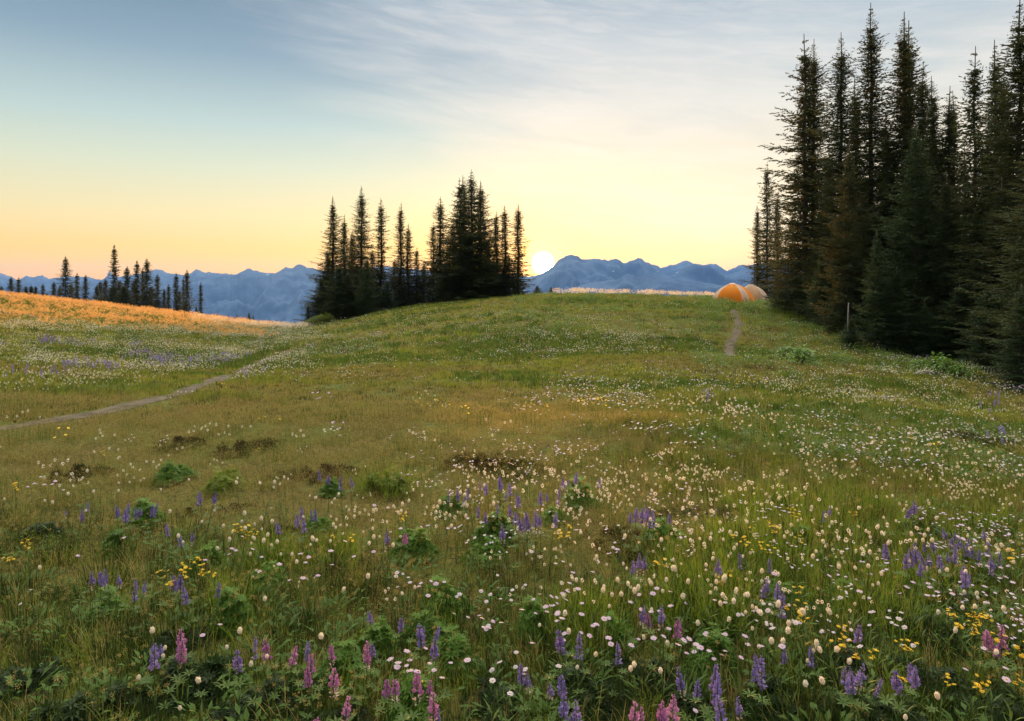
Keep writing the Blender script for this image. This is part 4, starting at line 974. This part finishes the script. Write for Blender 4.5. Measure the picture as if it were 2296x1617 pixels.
fg_green = mat('lit_slope_grass', (0.20, 0.23, 0.022), (0.40, 0.41, 0.05), 1.3, 0.6, 0.4, 0.45, (0.45, 0.45, 0.05), third=(0.24, 0.22, 0.05))  # light on the slope painted in: brighter copy of the near green grass
fg_dry = mat('lit_slope_dry_grass', (0.37, 0.28, 0.09), (0.30, 0.28, 0.07), 1.1, 0.7, 0.4, 0.5, (0.5, 0.32, 0.10), third=(0.30, 0.17, 0.07))  # dry grass likewise brightened, slope light put into its colour
FG = [far_tuft(50 + i, fg_green) for i in range(3)] + [far_tuft(60 + i, fg_dry, .10) for i in range(3)] + [far_tuft(70 + i, gr_deep, .16) for i in range(2)]
def sample(n, y0, y1, margin=.10, pw=1.0):
    """random spots between y0 and y1 metres out, inside the picture's width plus a margin"""
    Y = (rng.random(n) * (y1 ** (1 + pw) - y0 ** (1 + pw)) + y0 ** (1 + pw)) ** (1 / (1 + pw))
    u = rng.uniform(-.75 - margin, .75 + margin, n); return u * Y, Y
def screen(X, Y): return X / Y * F + CX, HY + F * (EYE - ground(X, Y)) / Y
GREENP = np.array([(a[0], a[1], a[2]) for a in ML if a[3] != 'y'], float)
def greenness(X, Y):
    """where the meadow is lush: 0 dry .. 1 green"""
    x, y = screen(X, Y)
    wob = (fbm(X, Y, 1.5, 90) - .5) * 80; y = y + wob; x = x + wob * 2
    g_ = .5 + (fbm(X * .5, Y, 2.0, 9) - .5) * 1.5 + (fbm(X * .6, Y, 6, 19) - .5) * 1.1
    g_ = g_ + np.clip((x - 1250) / 900, -.15, .32) * np.clip((y - 820) / 160, 0, 1) + .10 * np.clip((980 - y) / 160, 0, 1)
    g_ = g_ - .10 * np.exp(-((x - 400) / 600) ** 2 - ((y - 1030) / 120) ** 2) - .06 * np.clip((800 - x) / 400, 0, 1) * (y > 1120)
    g_ = g_ + .15 * (y > 1380) * (x > 650) + .25 * ((x < 640) & (y < 890) & (y > 720))
    return g_
def place(name, label, n, y0, y1, lists, thr, smin, smax, hj=.25, pw=1.0):
    X, Y = sample(n, y0, y1, pw=pw); ok = path_dist(X, Y) > np.where(Y > 7.5, .07, -.05) + .12 * rng.random(n); X, Y = X[ok], Y[ok]
    g_ = greenness(X, Y) + rng.normal(size=len(X)) * .07
    meshes = [m for L in lists for m in L]; start = np.cumsum([0] + [len(L) for L in lists])
    if name == 'near_grass':
        k_ = rng.random(len(X)) > np.clip((Y - 7.5) / 4.5, 0, 1); X, Y, g_ = X[k_], Y[k_], g_[k_]
        s_ok = None
    x_, y_ = screen(X, Y); ki = np.digitize(g_, thr)
    ki = np.where(rng.random(len(X)) < np.clip((y_ - 1235 + .10 * np.abs(x_ - 1250)) / 260, 0, .92) * (len(lists) > 4), len(lists) - 1, ki); pick = np.array([start[k] + random.randrange(len(lists[k])) for k in ki])  # painted shade: the darkest tufts take over towards the bottom and sides
    s = rng.uniform(smin, smax, len(X)); sc = np.stack([s, s, s * rng.uniform(1 - hj, 1 + hj, len(X))], -1)
    dk = (ki == 0); sc[dk, 2] *= .85
    P = np.stack([X, Y, ground(X, Y) - .004], -1)
    return scatter(name, label, 'grass', meshes, P, rng.uniform(0, 6.28, len(X)), sc, pick, rng.normal(size=(len(X), 2)) * .08)
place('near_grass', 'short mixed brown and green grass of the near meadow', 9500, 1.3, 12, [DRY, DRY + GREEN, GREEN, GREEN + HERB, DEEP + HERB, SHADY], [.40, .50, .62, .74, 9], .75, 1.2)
place('meadow_grass', 'short grass covering the middle of the meadow', 17000, 8.0, 24, [FG[3:6], FG[3:6] + FG[:3], FG[:3], FG[6:]], [.42, .52, .72], .55, .85)
place('hill_grass', 'grass covering the far slopes and crests', 30000, 23, 75, [FG[3:6], FG[3:6] + FG[:3], FG[:3], FG[6:]], [.40, .48, .72], .8, 1.5)

# lush patches of tall grass among the daisies
def blob(regs):
    X = []; Yv = []
    for x, y, rx, ry, n in regs:
        for _ in range(n):
            a = rng.uniform(0, 6.28); r_ = math.sqrt(rng.random()); q = at(x + math.cos(a) * rx * r_, y + math.sin(a) * ry * r_); X.append(q[0]); Yv.append(q[1])
    return np.array(X), np.array(Yv)
X, Y = blob([(1620, 1290, 150, 50, 90), (1720, 1230, 150, 40, 90), (1330, 1440, 70, 50, 30), (1560, 1380, 110, 50, 50), (1260, 1420, 40, 30, 15), (600, 1270, 70, 30, 25), (740, 1260, 60, 30, 20), (500, 1350, 50, 30, 12),
             (1980, 1380, 120, 60, 40), (2130, 1300, 130, 60, 40), (1850, 1300, 100, 50, 30), (860, 1100, 60, 18, 20), (2050, 1180, 240, 40, 60), (1800, 1150, 200, 30, 60)])
scatter('tall_grass', 'taller fresh green grass among the right hand daisies', 'grass', TALL, np.stack([X, Y, ground(X, Y) - .01], -1), rng.uniform(0, 6.28, len(X)), rng.uniform(.6, 1.0, len(X)), rng.integers(0, 3, len(X)), rng.normal(size=(len(X), 2)) * .1)

# far flowers: little groups of heads on stems
def flower_group(seed, n, r, H, head, m, mc=None, kind='ball'):
    q = np.random.default_rng(seed); G = Geo()
    for k in range(n):
        a = q.uniform(0, 6.28); rr = math.sqrt(q.random()) * r; tp = np.array([math.cos(a) * rr, math.sin(a) * rr, H * q.uniform(.7, 1.15)])
        G.add([tp * [1, 1, 0] - [.002, 0, 0], tp * [1, 1, 0] + [.002, 0, 0], tp], T=[[0, 1, 2]], m=1)
        if kind == 'ball':
            u = q.normal(size=(20, 3)); u /= np.linalg.norm(u, axis=1)[:, None]; quads_facing(G, tp + u * [.2, .2, .32] * head, u, head * .36, k, 0, 1.0)
        elif kind == 'disc':
            t_ = np.arange(8) * math.pi / 4; sl = q.normal() * .2
            V = np.stack([tp[0] + np.cos(t_) * head * .6, tp[1] + np.sin(t_) * head * .6, tp[2] + np.cos(t_) * head * sl - np.sin(t_) * head * .12], -1)
            G.add(np.concatenate([V, [tp + [0, 0, head * .15]]]), T=[[j, (j + 1) % 8, 8] for j in range(8)], m=0)
        elif kind == 'spike':
            N = q.normal(size=(30, 3)) * [1, 1, .4]; N /= np.linalg.norm(N, axis=1)[:, None]; C = np.repeat(tp[None], 30, 0); C[:, 2] -= q.random(30) * head * 3; quads_facing(G, C, N, head * .6, k, 0, 1.0)
        else:                                               # airy plume
            N = q.normal(size=(26, 3)); N /= np.linalg.norm(N, axis=1)[:, None]; C = tp + N * q.random((26, 1)) * head; quads_facing(G, C, N, head * .42, k, 0, 1.4)
    return G.mesh('flower_group', [m, stemm])
plume = mat('sun_gold_plumes', (0.50, 0.24, 0.06), (0.74, 0.44, 0.16), 3, 0.7, 0.55, 0.4, (0.95, 0.55, 0.22))  # gold of the low sun put into the colour of whitish seed heads
plume_w = mat('pale_plumes', (0.72, 0.58, 0.44), (0.78, 0.68, 0.56), 3, 0.7, 0.55, 0.4, (0.95, 0.75, 0.5))
WB = [flower_group(i, 5, .18, .24, .019, cream) for i in range(4)]
WD = [flower_group(10 + i, 6, .16, .22, .020, whitep, kind='disc') for i in range(3)]
LD = [flower_group(20 + i, 6, .14, .22, .021, lilac, kind='disc') for i in range(3)]
YD = [flower_group(30 + i, 4, .12, .26, .020, yell, kind='disc') for i in range(2)]
LS = [flower_group(40 + i, 5, .15, .28, .026, lupv, kind='spike') for i in range(2)]
PLM = [flower_group(50 + i, 9, .30, .50, .055, plume, kind='plume') for i in range(4)]
PLW = [flower_group(60 + i, 9, .28, .42, .05, plume_w, kind='plume') for i in range(3)]
def dens_scatter(name, label, cat, meshes, n, y0, y1, dens, smin=.8, smax=1.25, big=0.0):
    X, Y = sample(n, y0, y1); x, y = screen(X, Y); p_ = dens(X, Y, x, y); ok = (rng.random(n) < p_) & (path_dist(X, Y) > .32); X, Y = X[ok], Y[ok]
    s = rng.uniform(smin, smax, len(X)) * (1 + big * np.clip((Y - 12) / 40, 0, 1))
    scatter(name, label, cat, meshes, np.stack([X, Y, ground(X, Y) - .005], -1), rng.uniform(0, 6.28, len(X)), s, rng.integers(0, len(meshes), len(X)), rng.normal(size=(len(X), 2)) * .06)
def wh(X, Y, x, y):
    c = np.clip((fbm(X, Y * .8, 1.5, 31) - .47) * 9, 0, 1); c2 = np.clip((fbm(X, Y * .6, 5, 35) - .42) * 5, 0, 1)
    wob = fbm(X, Y, 2.2, 93) - .5; x = x + wob * 260; y = y + wob * 50
    bank = (x < 700) & (y < 885 + (350 - x) * .05) & (y > 735)
    right = np.clip((x - 1350) / 500, 0, 1) * (y > 840) * (y < 1150)
    mid = (x > 700) & (y > 720) & (y < 1080)
    mid = mid * np.where((x > 1450) & (y < 850), .2, 1.0)
    dry = (x < 850) & (y > 900) & (y < 985)
    return np.clip(.95 * bank * (.35 + .65 * c) + .55 * mid * c2 * (.25 + .75 * c) + .7 * right * (.2 + .8 * c) + .04 + .25 * (y > 1000) * c + .7 * ((x > 850) & (y > 1000)) * (.06 + .94 * c), 0, 1) * np.where(dry, .12, 1) * (y > 690)
dens_scatter('white_flowers', 'countless small white flower heads dotting the meadow and left bank', 'wildflowers', WB, 24000, 3.6, 50, wh, big=.5)
def wd(X, Y, x, y):
    c = np.clip((fbm(X, Y * .8, 1.5, 41) - .5) * 6, 0, 1)
    return np.clip(.5 * ((x > 750) & (y > 760) & (y < 1100)) * c + .6 * ((x > 1200) & (y > 860) & (y < 1330)) * c + .3 * ((x < 700) & (y < 880)) * c, 0, 1)
nearc = lambda X, Y, x, y: np.clip((fbm(X, Y, .55, 77) - .47) * 9, 0, 1) * np.clip((x - 500) / 900, .04, 1) * (y < 1500)
NB = [flower_group(100 + i, 4, .10, .25, .014, cream) for i in range(3)]; ND = [flower_group(110 + i, 5, .09, .24, .014, m_, kind='disc') for i, m_ in enumerate((lilac, whitep, lilac))]
NS = [flower_group(120 + i, 9, .12, .20, .010, gr_straw, kind='plume') for i in range(3)]
dens_scatter('small_cream_flowers', 'tiny cream buds between the larger bistorts of the foreground', 'wildflowers', NB, 800, 2.3, 6, nearc, .7, 1.1)
dens_scatter('small_daisies', 'tiny lilac and whitish daisies between the larger ones of the foreground', 'wildflowers', ND, 1300, 2.3, 7, lambda X, Y, x, y: np.clip((fbm(X, Y, .6, 81) - .48) * 9, 0, 1) * np.clip((x - 700) / 800, .03, 1) * (y < 1520), .7, 1.1)
dens_scatter('dry_seed_stalks', 'fine straw coloured seed stalks between the foreground flowers', 'grass', NS, 1600, 2.0, 9, lambda X, Y, x, y: .2 + .8 * np.clip((fbm(X, Y, .8, 87) - .45) * 6, 0, 1), .6, 1.2)
dens_scatter('white_daisies', 'scattered whitish daisies across the middle meadow', 'wildflowers', WD, 10000, 3.4, 42, wd, big=.4)
dens_scatter('lilac_daisies', 'scattered lilac daisies across the middle meadow', 'wildflowers', LD, 10000, 4.0, 42, lambda X, Y, x, y: .5 * np.clip((fbm(X, Y * .8, 1.7, 47) - .54) * 7, 0, 1) * ((x > 700) | (y < 870)) * (y > 760), big=.4)
dens_scatter('blue_lupines', 'distant blue lupine patches along the left bank', 'wildflowers', LS, 5000, 7, 40, lambda X, Y, x, y: .9 * np.clip((fbm(X, Y, 1.6, 53) - .62) * 8, 0, 1) * ((x < 600) & (y > 770) & (y < 900)) + .03 * (x > 1500) * (y > 900) * (y < 1100), smin=.9)
dens_scatter('yellow_flowers', 'sparse small yellow flowers of the meadow', 'wildflowers', YD, 1500, 5.5, 20, lambda X, Y, x, y: .35 * np.clip((fbm(X, Y, 1.6, 57) - .56) * 8, 0, 1))
def gold(X, Y, x, y):
    top = 663 + x * .135; depth = 62 - x * .03 + 22 * (x < 170)
    yy = (y - top) / np.maximum(depth, 10)
    return np.clip((640 - x) / 160, 0, 1) * ((x < 640) & (yy < 1.0) & (yy > -3)) * np.clip(1.25 - yy * .9 + (fbm(X, Y, 3, 61) - .5) * 2.4, 0, 1) * .62
dens_scatter('golden_seed_heads', 'tall sunlit golden seed heads covering the left hill crest', 'wildflowers', PLM, 14000, 30, 78, gold, .8, 1.2)
dens_scatter('pale_seed_heads', 'pale fluffy seed heads glowing on the crest below the sun', 'wildflowers', PLW, 16000, 42, 60, lambda X, Y, x, y: ((x > 1245) & (x < 1600)) * (Y > 46) * (Y < 55) * .5 * np.clip((fbm(X, Y, 1.2, 71) - .42) * 5, 0, 1) + ((x > 430) & (x < 690) & (Y > 46)) * .3, .75, 1.15)
# leafy herbs on the right slope and along the crest
def herbs(X, Y, x, y):
    return .9 * ((x > 1560) & (y > 670) & (y < 850)) * np.clip((fbm(X, Y, 2, 67) - .3) * 3, 0, 1) + .3 * ((x > 1150) & (y < 760))
HB = [herb(80 + i, 40, .25, .22, .10) for i in range(3)]
dens_scatter('leafy_herbs', 'lush yellow green leafy herbs on the right slope', 'herbs', HB, 9000, 15, 52, herbs, .8, 1.3)

# ------------------------------------------------------------------ the air
hz = bpy.data.materials.new('haze'); hz.use_nodes = True
t = hz.node_tree; t.nodes.clear(); h = NT(t)
pv = h.n('ShaderNodeVolumePrincipled')
pv.inputs['Color'].default_value = (0.22, 0.46, 1.0, 1)
pv.inputs['Density'].default_value = 0.00005
pv.inputs['Anisotropy'].default_value = 0.15
o = h.n('ShaderNodeOutputMaterial'); t.links.new(pv.outputs[0], o.inputs['Volume'])
zlo = float(ZZ.min()) - 61
x0, x1, y0, y1, z0, z1 = -17000, 17000, -400, 11900, zlo - 150, 350
V = [(x, y, z) for z in (z0, z1) for x, y in ((x0, y0), (x1, y0), (x1, y1), (x0, y1))]
me = mesh_np('haze', V, [[3, 2, 1, 0], [4, 5, 6, 7], [0, 1, 5, 4], [1, 2, 6, 5], [2, 3, 7, 6], [3, 0, 4, 7]], mats=[hz])
tag(link('haze', me), 'thin blue morning haze in front of the mountains', 'haze', kind='stuff')
print('bistort', len(BI), 'aster', len(AS), len(WA), 'lupine', len(LU), len(PL), 'yellow', len(YE))
